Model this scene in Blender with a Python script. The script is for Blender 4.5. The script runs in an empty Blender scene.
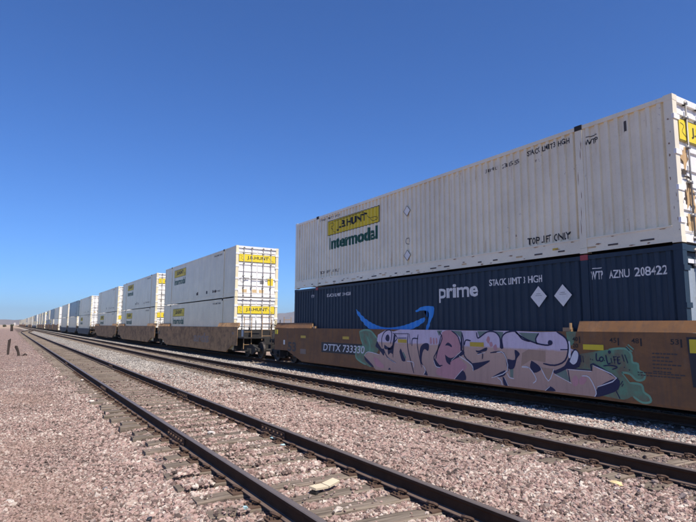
import bpy, bmesh, math, random
import numpy as np
from mathutils import Vector, Matrix

random.seed(7)
rng = np.random.default_rng(11)
SC = bpy.context.scene
COL = SC.collection
R = math.radians

# ------------------------------------------------------------------ camera
CF, CYAW, CPIT, CROL, CH = 538.66, 0.5580, 0.1208, 0.0056, 1.659   # focal in photo px (696 wide), angles, height over rail top
_F = np.array([math.sin(CYAW)*math.cos(CPIT), math.cos(CYAW)*math.cos(CPIT), math.sin(CPIT)])
_R0 = np.array([math.cos(CYAW), -math.sin(CYAW), 0.0]); _U0 = np.cross(_R0, _F)
_R = _R0*math.cos(CROL)+_U0*math.sin(CROL); _U = -_R0*math.sin(CROL)+_U0*math.cos(CROL)
cd = bpy.data.cameras.new('camera'); cam = bpy.data.objects.new('camera', cd); COL.objects.link(cam)
cd.sensor_fit = 'HORIZONTAL'; cd.sensor_width = 36; cd.lens = CF/696*36
cd.clip_start = 0.1; cd.clip_end = 60000
M = Matrix.Identity(4)
for i in range(3):
    M[i][0] = _R[i]; M[i][1] = _U[i]; M[i][2] = -_F[i]
M[2][3] = CH
cam.matrix_world = M
SC.camera = cam

# ------------------------------------------------------------------ sky, sun, exposure
SUN_EL = 55.0
w = bpy.data.worlds.new('World'); SC.world = w; w.use_nodes = True
nt = w.node_tree; nt.nodes.clear()
sky = nt.nodes.new('ShaderNodeTexSky'); sky.sky_type = 'NISHITA'; sky.sun_disc = False
sky.sun_elevation = R(SUN_EL); sky.sun_rotation = R(180 - 1.2)
sky.altitude = 600; sky.air_density = 1.0; sky.dust_density = 0.1; sky.ozone_density = 6.0
bg = nt.nodes.new('ShaderNodeBackground'); bg.inputs['Strength'].default_value = 0.108
wo = nt.nodes.new('ShaderNodeOutputWorld')
wb = nt.nodes.new('ShaderNodeMix'); wb.data_type = 'RGBA'; wb.blend_type = 'MULTIPLY'; wb.inputs[0].default_value = 1; wb.inputs[7].default_value = (.445, .72, 1.12, 1)   # the photograph's cool white balance
nt.links.new(sky.outputs[0], wb.inputs[6]); nt.links.new(wb.outputs[2], bg.inputs[0]); nt.links.new(bg.outputs[0], wo.inputs[0])
sd = bpy.data.lights.new('sun', 'SUN'); sd.energy = 5.0; sd.angle = R(0.53); sd.color = (1.0, 0.925, 0.81)
sun = bpy.data.objects.new('sun', sd); COL.objects.link(sun)
ts = Vector((0.015, -math.cos(R(SUN_EL)), math.sin(R(SUN_EL)))).normalized()
sun.rotation_euler = ts.to_track_quat('Z', 'Y').to_euler(); sun.location = (0, -30, 40)
SC.view_settings.view_transform = 'Standard'; SC.view_settings.look = 'None'
SC.view_settings.exposure = 0.30; SC.view_settings.gamma = 1.0
SC.view_settings.use_curve_mapping = False
SC.render.engine = 'CYCLES'
SC.render.resolution_x = 1024; SC.render.resolution_y = 768

# ------------------------------------------------------------------ helpers
def ray(px, py):
    return _F*CF + _R*(px-348) - _U*(py-261)
def on_x(px, py, X):
    d = ray(px, py); t = X/d[0]
    return t*d[1], CH+t*d[2]          # world y, z on the vertical plane x = X
def on_z(px, py, Z):
    d = ray(px, py); t = (Z-CH)/d[2]
    return t*d[0], t*d[1]

class MB:
    def __init__(s): s.v = []; s.f = []; s.m = []
    def add(s, vs, fs, mi=0):
        o = len(s.v); s.v += [tuple(map(float, q)) for q in vs]
        s.f += [tuple(i+o for i in f) for f in fs]; s.m += [mi]*len(fs); return s
    def box(s, x0, x1, y0, y1, z0, z1, mi=0):
        return s.add([(x0,y0,z0),(x1,y0,z0),(x1,y1,z0),(x0,y1,z0),(x0,y0,z1),(x1,y0,z1),(x1,y1,z1),(x0,y1,z1)],
            [(0,3,2,1),(4,5,6,7),(0,1,5,4),(1,2,6,5),(2,3,7,6),(3,0,4,7)], mi)
    def prism(s, poly, axis, a, b, mi=0):
        n = len(poly)
        def P(q, t):
            return (t, q[0], q[1]) if axis == 'x' else ((q[0], t, q[1]) if axis == 'y' else (q[0], q[1], t))
        vs = [P(q, a) for q in poly]+[P(q, b) for q in poly]
        fs = [tuple(range(n)), tuple(range(2*n-1, n-1, -1))]+[(i, i+n, (i+1) % n+n, (i+1) % n) for i in range(n)]
        return s.add(vs, fs, mi)
    def tube(s, pts, r, n=6, mi=0):
        pts = [Vector(p) for p in pts]; rings = []; prev = None
        for i, p in enumerate(pts):
            d = (pts[min(i+1, len(pts)-1)]-pts[max(i-1, 0)]).normalized()
            a = prev if prev is not None else (Vector((0,0,1)) if abs(d.z) < .9 else Vector((1,0,0)))
            u = (a-d*a.dot(d)).normalized(); prev = u; v = d.cross(u)
            rings.append([p+(u*math.cos(2*math.pi*k/n)+v*math.sin(2*math.pi*k/n))*r for k in range(n)])
        vs = [q for g in rings for q in g]; fs = []
        for i in range(len(rings)-1):
            for k in range(n):
                fs.append((i*n+k, i*n+(k+1) % n, (i+1)*n+(k+1) % n, (i+1)*n+k))
        fs.append(tuple(range(n-1, -1, -1))); fs.append(tuple((len(rings)-1)*n+k for k in range(n)))
        return s.add(vs, fs, mi)
    def lathe_x(s, prof, cx, cy, cz, n=24, mi=0):
        vs = []; fs = []; m = len(prof)
        for k in range(n):
            a = 2*math.pi*k/n
            for (x, r) in prof: vs.append((cx+x, cy+r*math.cos(a), cz+r*math.sin(a)))
        for k in range(n):
            for j in range(m-1):
                fs.append((k*m+j, ((k+1) % n)*m+j, ((k+1) % n)*m+j+1, k*m+j+1))
        fs.append(tuple(k*m for k in range(n))); fs.append(tuple(k*m+m-1 for k in range(n-1, -1, -1)))
        return s.add(vs, fs, mi)
    def mesh(s, name, mats, smooth=False):
        me = bpy.data.meshes.new(name); me.from_pydata(s.v, [], s.f)
        for m in (mats if isinstance(mats, (list, tuple)) else [mats]): me.materials.append(m)
        me.polygons.foreach_set('material_index', s.m)
        bm = bmesh.new(); bm.from_mesh(me); bmesh.ops.recalc_face_normals(bm, faces=bm.faces); bm.to_mesh(me); bm.free()
        if smooth: me.polygons.foreach_set('use_smooth', [True]*len(me.polygons))
        me.update(); return me
    def build(s, name, mats, parent=None, smooth=False, loc=None):
        return link(name, s.mesh(name, mats, smooth), parent, loc)

def link(name, data, parent=None, loc=None, rz=0):
    o = bpy.data.objects.new(name, data); COL.objects.link(o)
    if parent: o.parent = parent
    if loc is not None: o.location = loc
    if rz: o.rotation_euler = (0, 0, rz)
    return o
def tag(o, label=None, cat=None, group=None, kind=None):
    if label: o['label'] = label
    if cat: o['category'] = cat
    if group: o['group'] = group
    if kind: o['kind'] = kind
    return o
def thing(name, loc, label, cat, group=None):
    return tag(link(name, None, None, loc), label, cat, group)
def copy_tree(o, parent=None):
    c = o.copy(); COL.objects.link(c); c.parent = parent
    for ch in KIDS.get(o, []) or list(o.children): copy_tree(ch, c)
    return c
KIDS = {}

# ------------------------------------------------------------------ materials
class NT:
    def __init__(s, name):
        s.mat = bpy.data.materials.new(name); s.mat.use_nodes = True
        s.t = s.mat.node_tree; s.t.nodes.clear()
        s.out = s.n('ShaderNodeOutputMaterial'); s.b = s.n('ShaderNodeBsdfPrincipled'); s.l(s.b.outputs[0], s.out.inputs[0])
    def n(s, k, **kw):
        nd = s.t.nodes.new(k)
        for a, v in kw.items(): setattr(nd, a, v)
        return nd
    def l(s, a, b): s.t.links.new(a, b)
    def coord(s, scale=(1,1,1), src='Object'):
        tc = s.n('ShaderNodeTexCoord'); mp = s.n('ShaderNodeMapping'); mp.inputs['Scale'].default_value = scale
        s.l(tc.outputs[src], mp.inputs[0]); return mp.outputs[0]
    def geo(s, scale=(1,1,1)):
        tc = s.n('ShaderNodeNewGeometry'); mp = s.n('ShaderNodeMapping'); mp.inputs['Scale'].default_value = scale
        s.l(tc.outputs['Position'], mp.inputs[0]); return mp.outputs[0]
    def noise(s, co, sc, det=5, rough=.6):
        t = s.n('ShaderNodeTexNoise'); t.inputs['Scale'].default_value = sc; t.inputs['Detail'].default_value = det
        t.inputs['Roughness'].default_value = rough
        s.l(co, t.inputs['Vector']); return t.outputs['Fac']
    def ramp(s, fac, stops, interp='LINEAR'):
        r = s.n('ShaderNodeValToRGB'); cr = r.color_ramp; cr.interpolation = interp
        while len(cr.elements) < len(stops): cr.elements.new(.5)
        for e, (p, c) in zip(cr.elements, stops):
            e.position = p; e.color = (c, c, c, 1) if not isinstance(c, (tuple, list)) else (*c, 1)
        s.l(fac, r.inputs[0]); return r.outputs[0]
    def mix(s, fac, a, b, mode='MIX'):
        m = s.n('ShaderNodeMix', data_type='RGBA', blend_type=mode)
        for sock, v in ((m.inputs[0], fac), (m.inputs[6], a), (m.inputs[7], b)):
            if isinstance(v, (int, float)): sock.default_value = v
            elif isinstance(v, tuple): sock.default_value = (*v, 1)
            else: s.l(v, sock)
        return m.outputs[2]
    def math(s, op, a, b=None, clamp=False):
        m = s.n('ShaderNodeMath', operation=op); m.use_clamp = clamp
        for sock, v in ((m.inputs[0], a), (m.inputs[1], b)):
            if v is None: continue
            if isinstance(v, (int, float)): sock.default_value = v
            else: s.l(v, sock)
        return m.outputs[0]
    def bump(s, h, st=.3, dist=.01):
        b = s.n('ShaderNodeBump'); b.inputs['Strength'].default_value = st; b.inputs['Distance'].default_value = dist
        s.l(h, b.inputs['Height']); s.l(b.outputs[0], s.b.inputs['Normal'])
    def fin(s, col, rough=.6, metal=0, spec=None):
        if isinstance(col, tuple): s.b.inputs['Base Color'].default_value = (*col, 1)
        else: s.l(col, s.b.inputs['Base Color'])
        if isinstance(rough, (int, float)): s.b.inputs['Roughness'].default_value = rough
        else: s.l(rough, s.b.inputs['Roughness'])
        s.b.inputs['Metallic'].default_value = metal
        if spec is not None: s.b.inputs['Specular IOR Level'].default_value = spec
        return s.mat
def C(c, k): return tuple(min(1, v*k) for v in c)

def paint(name, col, dirt=.35, rust=.25, rough=.30, dirtc=(.28,.22,.16), rustc=(.16,.06,.025), streak=True, bump=True, blotch=0, spec=None):
    """weathered painted steel: broad fading, vertical grime streaks, rust specks and chips"""
    t = NT(name); g = t.geo()
    broad = t.noise(g, .9, 4); c = t.mix(t.ramp(broad, [(.3, 0.), (.75, 1.)]), C(col, .86), C(col, 1.07))
    if streak:
        st = t.noise(t.geo((5, 5, .35)), 1.6, 6, .65)
        c = t.mix(t.math('MULTIPLY', t.ramp(st, [(.48, 0.), (.72, 1.)]), dirt), c, dirtc)
    fine = t.noise(g, 16, 5, .7); c = t.mix(t.math('MULTIPLY', t.ramp(fine, [(.55, 0.), (.75, 1.)]), dirt*.6), c, dirtc)
    chips = t.noise(g, 7.5, 8, .75); area = t.noise(g, .8, 3)
    thr = t.math('MULTIPLY', t.ramp(chips, [(.62, 0.), (.67, 1.)]), t.ramp(area, [(.45, 0.), (.65, 1.)]))
    c = t.mix(t.math('MULTIPLY', thr, rust), c, rustc)
    if blotch: c = t.mix(t.math('MULTIPLY', t.ramp(t.noise(t.geo((1, 1, 1.6)), 1.5, 8, .72), [(.46, 0.), (.58, 1.)]), blotch), c, C(dirtc, .75)); c = t.mix(t.math('MULTIPLY', t.ramp(t.noise(t.geo((1.3, 1.3, 1)), 2.3, 7, .7), [(.56, 0.), (.68, 1.)]), blotch*.6), c, (.33,.24,.17))
    if bump: t.bump(t.noise(g, 3.0, 4), .12, .02)
    rg = t.ramp(fine, [(.2, max(.1, rough-.1)), (.8, min(1, rough+.15))])
    return t.fin(c, rg, 0, spec)

def plain(name, col, rough=.6, metal=0, var=.25, sc=14):
    t = NT(name); n = t.noise(t.geo(), sc, 5, .7)
    return t.fin(t.mix(n, C(col, 1-var), C(col, 1+var)), rough, metal)

mat = {}
mat['white'] = paint('white_corrugated_shade_warmed', (.90,.79,.545), .30, .95, streak=False, dirtc=(.36,.28,.19))  # base yellowed to cancel the blue shade on the container sides
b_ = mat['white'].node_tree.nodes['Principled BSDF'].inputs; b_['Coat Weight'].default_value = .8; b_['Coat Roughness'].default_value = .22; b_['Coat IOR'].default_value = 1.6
mat['white2'] = paint('white_smooth_shade_warmed', (.83,.735,.495), .14, .8)  # same white, also yellowed because these sides stand in blue shade
mat['whited'] = paint('white_door_sunlit_paint', (.88,.86,.82), .30, .95, dirtc=(.42,.29,.17))  # sunlit version of the container white, kept less warm
mat['navy'] = paint('navy_paint', (.020,.040,.064), .16, .25, .5, dirtc=(.10,.12,.13), spec=.3)
mat['slate'] = paint('slate_blue_paint', (.09,.14,.20), .2, .3)
mat['brown'] = paint('car_brown_paint', (.275,.140,.062), .6, .5, .7, blotch=.3, spec=.2, dirtc=(.15,.10,.075), rustc=(.09,.045,.025))
mat['brown2'] = paint('faded_brown_paint', (.48,.285,.140), .5, .7, .8, blotch=.5, spec=.15, dirtc=(.12,.085,.068), rustc=(.32,.25,.19))
mat['black'] = paint('black_car_paint', (.030,.030,.036), .3, .3, .6, dirtc=(.07,.06,.055))
mat['blackpt'] = plain('black_plate', (.022,.022,.024), .55)
mat['yellow'] = paint('yellow_sign_paint', (.80,.62,.03), .2, .3, .5, dirtc=(.4,.3,.1))
mat['yellowr'] = plain('yellow_reflector', (.62,.42,.03), .4, 0, .15)
mat['ink'] = plain('black_lettering', (.02,.02,.022), .6)
mat['inkf'] = plain('faded_dark_lettering', (.07,.06,.055), .7)
mat['green'] = plain('green_lettering', (.012,.10,.062), .55)
mat['whiteink'] = plain('white_lettering', (.72,.72,.72), .6)
mat['greyink'] = plain('grey_lettering', (.82,.80,.74), .6)
mat['ghost'] = plain('ghost_lettering', (.27,.20,.15), .75, 0, .35, 5)
mat['smile'] = plain('bright_blue_paint', (.035,.31,.78), .5, 0, .12)
mat['steel'] = plain('dull_steel', (.26,.25,.24), .5, .5, .3)
mat['grime'] = plain('grime_and_shade_steel', (.030,.027,.025), .75, .2, .5, 9)  # real grime on running gear; on the bulkheads it is painted shade
mat['wheel'] = plain('wheel_steel', (.05,.042,.038), .55, .5, .4)
mat['red'] = plain('red_lock_paint', (.36,.055,.06), .6)
mat['bar'] = paint('tan_bar_paint', (.36,.23,.12), .4, .5)
mat['silver'] = plain('pale_grey_panel', (.33,.38,.42), .45, .2)
mat['orange'] = plain('scorched_tan_panel', (.62,.45,.24), .7, 0, .3, 8)

def wood_mat():
    t = NT('tie_wood'); tc = t.coord((1, 1, 1))
    oi = t.n('ShaderNodeObjectInfo')
    st = t.n('ShaderNodeMapping'); st.inputs['Scale'].default_value = (1.2, 26, 26); t.l(tc, st.inputs[0])
    ad = t.n('ShaderNodeVectorMath', operation='ADD'); t.l(st.outputs[0], ad.inputs[0]); t.l(oi.outputs['Location'], ad.inputs[1])
    gr = t.noise(ad.outputs[0], 1.0, 6, .7)
    c = t.ramp(gr, [(.3, (.055,.042,.032)), (.5, (.19,.152,.115)), (.68, (.34,.28,.215))])
    dust = t.noise(t.geo(), 5, 5, .7)
    c = t.mix(t.math('MULTIPLY', t.ramp(dust, [(.45, 0.), (.7, 1.)]), .5), c, (.27,.20,.165))
    c = t.mix(t.math('MULTIPLY', oi.outputs['Random'], .35), c, (.06,.05,.042))
    t.bump(gr, .6, .02)
    return t.fin(c, .9, 0, .2)
mat['wood'] = wood_mat()
def rail_mat(name, a, b, rough, metal):
    t = NT(name); g = t.geo(); n = t.noise(g, 6, 6, .7)
    c = t.mix(n, a, b)
    t.bump(t.noise(g, 60, 4), .25, .004)
    return t.fin(c, rough, metal, .12 if rough > .8 else .4)
mat['rail'] = rail_mat('rail_rust', (.040,.022,.013), (.098,.055,.034), .9, 0)
mat['railtop'] = rail_mat('rail_head', (.12,.095,.085), (.20,.165,.145), .5, .2)
mat['railfoot'] = rail_mat('rail_foot_dust', (.09,.062,.05), (.20,.145,.12), .85, 0)
mat['rust'] = rail_mat('rusty_fastening', (.055,.034,.026), (.16,.105,.078), .9, 0)

# ------------------------------------------------------------------ ground
def snoise(x, y, s, seed):
    r = np.random.default_rng(seed); o = np.zeros_like(x, dtype=float)
    for k in range(7):
        a = r.uniform(0, 2*math.pi); f = s*r.uniform(.6, 1.9); p = r.uniform(0, 6.28)
        o += np.sin(f*(x*math.cos(a)+y*math.sin(a))+p)
    return o/7
def sstep(a, b, x):
    t = np.clip((x-a)/(b-a), 0, 1); return t*t*(3-2*t)
T1C, T2C, T3C = 3.148, 7.724, 11.83
def t1c(y): return T1C + (T2C-T1C)*sstep(138., 240., np.asarray(y, float))
TIE_TOP = -.192
def gh(x, y):
    x = np.asarray(x, float); y = np.asarray(y, float)
    h = np.full(np.broadcast(x, y).shape, -.226)
    near = sstep(80, 45, y)
    h = h - .085*sstep(1.75, 1.25, x) - .05*sstep(1.0, -6., x)
    h = h - .070*np.exp(-((x-1.75)/.42)**2-((y-10.8)/3.4)**2)
    h = h + .028*np.exp(-((x-5.55)/.65)**2) + .016*np.exp(-((x-9.75)/.45)**2)
    h = h - .25*sstep(14.2, 16.5, x)
    amp = .012+.022*sstep(1.3, .3, x)
    return h + amp*(snoise(x, y, 3.2, 3)+.7*snoise(x, y, 1.1, 5))*sstep(200, 60, y) + .18*snoise(x, y, .02, 8)*sstep(-20, -90, x)
def axis_lines(c0, c1, step, far):
    a = list(np.arange(c0, c1+1e-6, step)); d = step
    lo = [c0]; hi = [c1]
    while lo[-1] > -far: d *= 1.35; lo.append(lo[-1]-d)
    d = step
    while hi[-1] < far: d *= 1.35; hi.append(hi[-1]+d)
    return np.array(sorted(lo[1:])+a+hi[1:])
gx = axis_lines(-8, 16, .2, 13000); gy = axis_lines(2, 40, .25, 13000)
GX, GY = np.meshgrid(gx, gy, indexing='ij'); GZ = gh(GX, GY)
nx, ny = len(gx), len(gy)
gv = np.stack([GX, GY, GZ], -1).reshape(-1, 3)
idx = np.arange(nx*ny).reshape(nx, ny)
gf = np.stack([idx[:-1,:-1], idx[1:,:-1], idx[1:,1:], idx[:-1,1:]], -1).reshape(-1, 4)

STONES = [(0.0, (.038,.029,.025)), (.14, (.13,.088,.074)), (.27, (.265,.172,.145)), (.43, (.37,.246,.210)), (.60, (.46,.325,.275)), (.74, (.235,.190,.165)), (.85, (.45,.345,.285)), (.96, (.60,.52,.44))]
GREYS = [(0.0, (.06,.055,.05)), (.2, (.20,.18,.16)), (.45, (.34,.31,.275)), (.7, (.45,.41,.36)), (.9, (.60,.55,.48))]
def grey_mask_nodes(t):
    """pale grey newer ballast between the first two tracks further down the line, cream along the train"""
    sp = t.n('ShaderNodeSeparateXYZ'); g = t.n('ShaderNodeNewGeometry'); t.l(g.outputs['Position'], sp.inputs[0])
    return g.outputs['Position'], sp.outputs[0], sp.outputs[1]
def ground_mat():
    t = NT('ballast_ground'); pos, X, Y = grey_mask_nodes(t)
    vo = t.n('ShaderNodeTexVoronoi'); vo.inputs['Scale'].default_value = 21; t.l(pos, vo.inputs['Vector'])
    rr = t.n('ShaderNodeSeparateColor'); t.l(vo.outputs['Color'], rr.inputs[0])
    pink = t.ramp(rr.outputs[0], STONES, 'CONSTANT'); grey = t.ramp(rr.outputs[0], GREYS, 'CONSTANT')
    wob = t.math('MULTIPLY', t.math('SUBTRACT', t.noise(t.geo((1, .35, 1)), .9, 7, .7), .5), 2.2)
    xw = t.math('ADD', X, wob)
    def win(v, a, b, c, d):
        return t.math('MULTIPLY', t.math('DIVIDE', t.math('SUBTRACT', v, a), b-a, True), t.math('DIVIDE', t.math('SUBTRACT', d, v), d-c, True), True)
    def up(v, a, b): return t.math('DIVIDE', t.math('SUBTRACT', v, a), b-a, True)
    gm = t.math('MULTIPLY', win(xw, 4.2, 4.7, 10.4, 11.), up(t.math('ADD', Y, t.math('MULTIPLY', wob, 4)), 12, 26))
    c = t.mix(gm, pink, grey)
    # fine sandy soil in the gravel to the left, darker soot inside the old siding
    pat = t.ramp(t.noise(t.geo(), .8, 6, .65), [(.42, 0.), (.66, 1.)])
    left = t.math('DIVIDE', t.math('SUBTRACT', 1.4, xw), 1.6, True)
    c = t.mix(t.math('MULTIPLY', t.math('MULTIPLY', pat, left), .5), c, (.30,.205,.165))
    d1 = t.math('ABSOLUTE', t.math('SUBTRACT', xw, T1C)); soot = t.math('MULTIPLY', t.math('DIVIDE', t.math('SUBTRACT', 1.5, d1), .6, True), up(Y, 12, 24))
    c = t.mix(t.math('MULTIPLY', soot, .70), c, (.085,.064,.052))
    d2 = t.math('ABSOLUTE', t.math('SUBTRACT', xw, T2C)); soot2 = t.math('DIVIDE', t.math('SUBTRACT', 1.25, d2), .5, True)
    c = t.mix(t.math('MULTIPLY', soot2, .66), c, (.07,.056,.05))
    clump = t.ramp(t.noise(t.geo(), 3.5, 6, .75), [(.36, .45), (.5, 1.), (.66, 1.35)]); c = t.mix(1., c, clump, 'MULTIPLY')
    # open desert
    far = t.math('MAXIMUM', t.math('DIVIDE', t.math('SUBTRACT', -6, xw), 12, True), t.math('MAXIMUM', up(xw, 15, 19), up(Y, 240, 420)))
    des = t.mix(t.noise(t.geo(), .05, 6), (.36,.26,.19), (.46,.35,.26))
    c = t.mix(far, c, des)
    h = t.math('SUBTRACT', 1.0, vo.outputs['Distance'])
    t.bump(t.math('ADD', h, t.noise(t.geo(), 90, 3)), .8, .03)
    return t.fin(c, .95, 0, .15)
mat['ground'] = ground_mat()
me = bpy.data.meshes.new('ground'); me.from_pydata(gv.tolist(), [], gf.tolist()); me.materials.append(mat['ground'])
me.polygons.foreach_set('use_smooth', [True]*len(me.polygons))
tag(link('ground', me), kind='structure')

# ------------------------------------------------------------------ mountains
def mountains():
    t = NT('desert_mountain'); n = t.noise(t.geo(), .004, 8, .65)
    m = t.fin(t.ramp(n, [(.3, (.13,.10,.085)), (.7, (.25,.19,.15))]), .95, 0, .1)
    def ridge(name, dist, depth, base, amp, a0, a1, seed, fn=None):
        rr = np.random.default_rng(seed); na, nd = 420, 18
        A = np.linspace(a0, a1, na); ks = [(f, rr.uniform(0, 6.28)) for f in (5, 9, 17, 31, 57, 103, 190)]
        prof = sum(np.abs(np.sin(A*f*.5+p))*(7/f)**.72 for f, p in ks); prof = (prof-prof.min())/(prof.max()-prof.min())
        vs = []; fs = []
        for i, a in enumerate(A):
            top = (base+amp*prof[i])*(fn(a) if fn else 1)
            for j in range(nd+1):
                u = j/nd; d = dist+depth*u
                z = top*math.sin(math.pi*min(1, u*1.0))**.9*(1+.25*math.sin(j*1.7+i*.21)*math.sin(i*.083+j))-20*(j in (0, nd))
                vs.append((d*math.sin(a), d*math.cos(a), max(z, -.2) if 0 < j < nd else -.2))
        for i in range(na-1):
            for j in range(nd):
                k = i*(nd+1)+j; fs.append((k, k+nd+1, k+nd+2, k+1))
        mb = MB(); mb.add(vs, fs); o = mb.build(name, m, None, True); tag(o, kind='structure')
    ridge('mountain_range', 9000, 3400, 60, 225, R(-16), R(72), 4, lambda a: .36+.70*sstep(.15, .42, np.array(a)))
    ridge('mountain_foothills', 7000, 1500, 12, 50, R(-18), R(72), 9)
mountains()

# ------------------------------------------------------------------ tracks
def rail_mesh(xf, y0, y1, fine):
    ys = [y0]; 
    while ys[-1] < y1: ys.append(ys[-1]+(fine if ys[-1] > 120 and ys[-1] < 250 else 20))
    pr = [(-.072,-.172),(.072,-.172),(.072,-.160),(.016,-.145),(.010,-.120),(.010,-.060),(.020,-.045),(.037,-.036),(.037,-.008),(.028,0.),(-.028,0.),(-.037,-.008),(-.037,-.036),(-.020,-.045),(-.010,-.060),(-.010,-.120),(-.016,-.145),(-.072,-.160)]
    mi = [2,2,2,0,0,0,0,0,1,1,1,0,0,0,0,0,2,2]
    mb = MB(); n = len(pr); vs = [(xf(y)+a, y, b) for y in ys for a, b in pr]; 
    fs = []; ms = []
    for i in range(len(ys)-1):
        for k in range(n):
            fs.append((i*n+k, i*n+(k+1) % n, (i+1)*n+(k+1) % n, (i+1)*n+k)); ms.append(mi[k])
    fs.append(tuple(range(n))); ms.append(0); fs.append(tuple((len(ys)-1)*n+k for k in range(n-1, -1, -1))); ms.append(0)
    mb.v = vs; mb.f = fs; mb.m = ms
    return mb.mesh('rail', [mat['rail'], mat['railtop'], mat['railfoot']])
def tie_meshes():
    out = []
    for k in range(5):
        r = random.Random(k); mb = MB(); n = 9
        vs = []; L = 1.3
        for i in range(n+1):
            x = -L+2*L*i/n
            if i in (0, n): x += r.uniform(-.04, .04)
            a = .112+r.uniform(-.006, .006); b = -.112+r.uniform(-.006, .006); z = r.uniform(-.006, .004)-(.012*r.random() if i in (0, n) else 0)
            vs += [(x, b, -.17), (x, b, z-.014), (x, b+.014, z), (x, a-.014, z), (x, a, z-.014), (x, a, -.17)]
        fs = []
        for i in range(n):
            for j in range(6): fs.append((i*6+j, i*6+(j+1) % 6, (i+1)*6+(j+1) % 6, (i+1)*6+j))
        fs += [tuple(range(6)), tuple(n*6+j for j in range(5, -1, -1))]
        mb.add(vs, fs); out.append(mb.mesh('tie', mat['wood']))
    return out
TIES = tie_meshes()
pm = MB().box(-.19, .19, -.098, .098, -.004, .014)
for sx in (-.115, .115, -.15, .15):
    pm.box(sx-.017, sx+.017, -.06+abs(sx)*.4-.017, -.06+abs(sx)*.4+.017, .012, .036)
    pm.box(sx-.017, sx+.017, .055-.017, .055+.017, .012, .034)
PLATE = pm.mesh('tie_plate', mat['rust'])
cm = MB()
cm.tube([(.075,-.05,.022),(.10,-.065,.04),(.13,-.045,.055),(.135,0,.062),(.12,.04,.06),(.09,.05,.045),(.065,.03,.03),(.07,0,.028)], .016, 6)
cm.box(.055,.12,-.012,.012,.0,.026)
CLIP = cm.mesh('rail_clip', mat['rust'])
jm = MB()
jm.prism([(.012,-.142),(.040,-.150),(.046,-.118),(.034,-.10),(.034,-.062),(.042,-.048),(.014,-.042)], 'y', -.46, .46)
for k in range(6):
    jm.tube([(.03,-.38+.152*k,-.083),(.068,-.38+.152*k,-.083)], .018, 6)
JOINT = jm.mesh('joint_bar', mat['rust'])
jl = MB(); jl.add([(-x, y, z) for x, y, z in jm.v], jm.f); JOINTL = jl.mesh('joint_bar', mat['rust'])

TIEPOS = {}
def track(key, cf, label, spacing, y0, nind, y1, near, seed):
    r = random.Random(seed)
    root = thing('railway_track', (cf(y0), y0, TIE_TOP), label, 'railway track', 'parallel railway tracks')
    ox, oy = cf(y0), y0
    rails = []
    for s in (-1, 1):
        o = link('rail', rail_mesh(lambda y: float(cf(y))+s*.7525-ox, y0, y1, 4), root, (0, 0, -TIE_TOP)); 
        o.data.transform(Matrix.Translation((0, -oy, 0))); rails.append(o)
    ps = []; y = y0+.2
    while y < y1-1:
        jx = .13 if key == 1 else .05; ps.append((y+r.uniform(-.05, .05), r.uniform(-jx, jx), r.uniform(-.035, .035))); y += spacing
    TIEPOS[key] = np.array([p[0] for p in ps])
    for i, (y, dx, rz) in enumerate(ps[:nind]):
        t = link('tie', TIES[r.randrange(5)], root, (float(cf(y))-ox+dx, y-oy, r.uniform(-.008, .004)), rz)
        if y < near:
            for s in (-1, 1):
                link('tie_plate', PLATE, t, (s*.7525-dx, 0, .002), 0)
                for q in (-1, 1): link('rail_clip', CLIP, t, (s*.7525-dx, r.uniform(-.01, .01), .012), 0 if q > 0 else math.pi)
    mb = MB()
    for (y, dx, rz) in ps[nind:]:
        x = float(cf(y))-ox; mb.box(x+dx-1.3, x+dx+1.3, y-oy-.11, y-oy+.11, -.1, r.uniform(-.008, .004))
    if mb.v: tag(mb.build('far_ties', mat['wood'], root), kind='stuff')
    return root, rails, ox, oy
tr1, rl1, ox1, oy1 = track(1, t1c, 'dark rusty siding track with half buried ties furthest from the train', .535, 1.0, 290, 241, 24, 1)
for (s, y) in ((1, 8.55), (1, 14.1), (0, 16.6), (0, 8.9), (1, 25.5), (0, 28)):
    for jmesh in (JOINT, JOINTL): link('joint_bar', jmesh, rl1[s], (((-1, 1)[s])*.7525, y-oy1, 0))
tr2, rl2, ox2, oy2 = track(2, lambda y: T2C, 'dark empty track between the rusty siding and the container train', .50, 1.0, 300, 900, 24, 2)
tr3, rl3, ox3, oy3 = track(3, lambda y: T3C, 'shaded track that the container train stands on', .52, -4.0, 290, 900, 0, 3)

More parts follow.
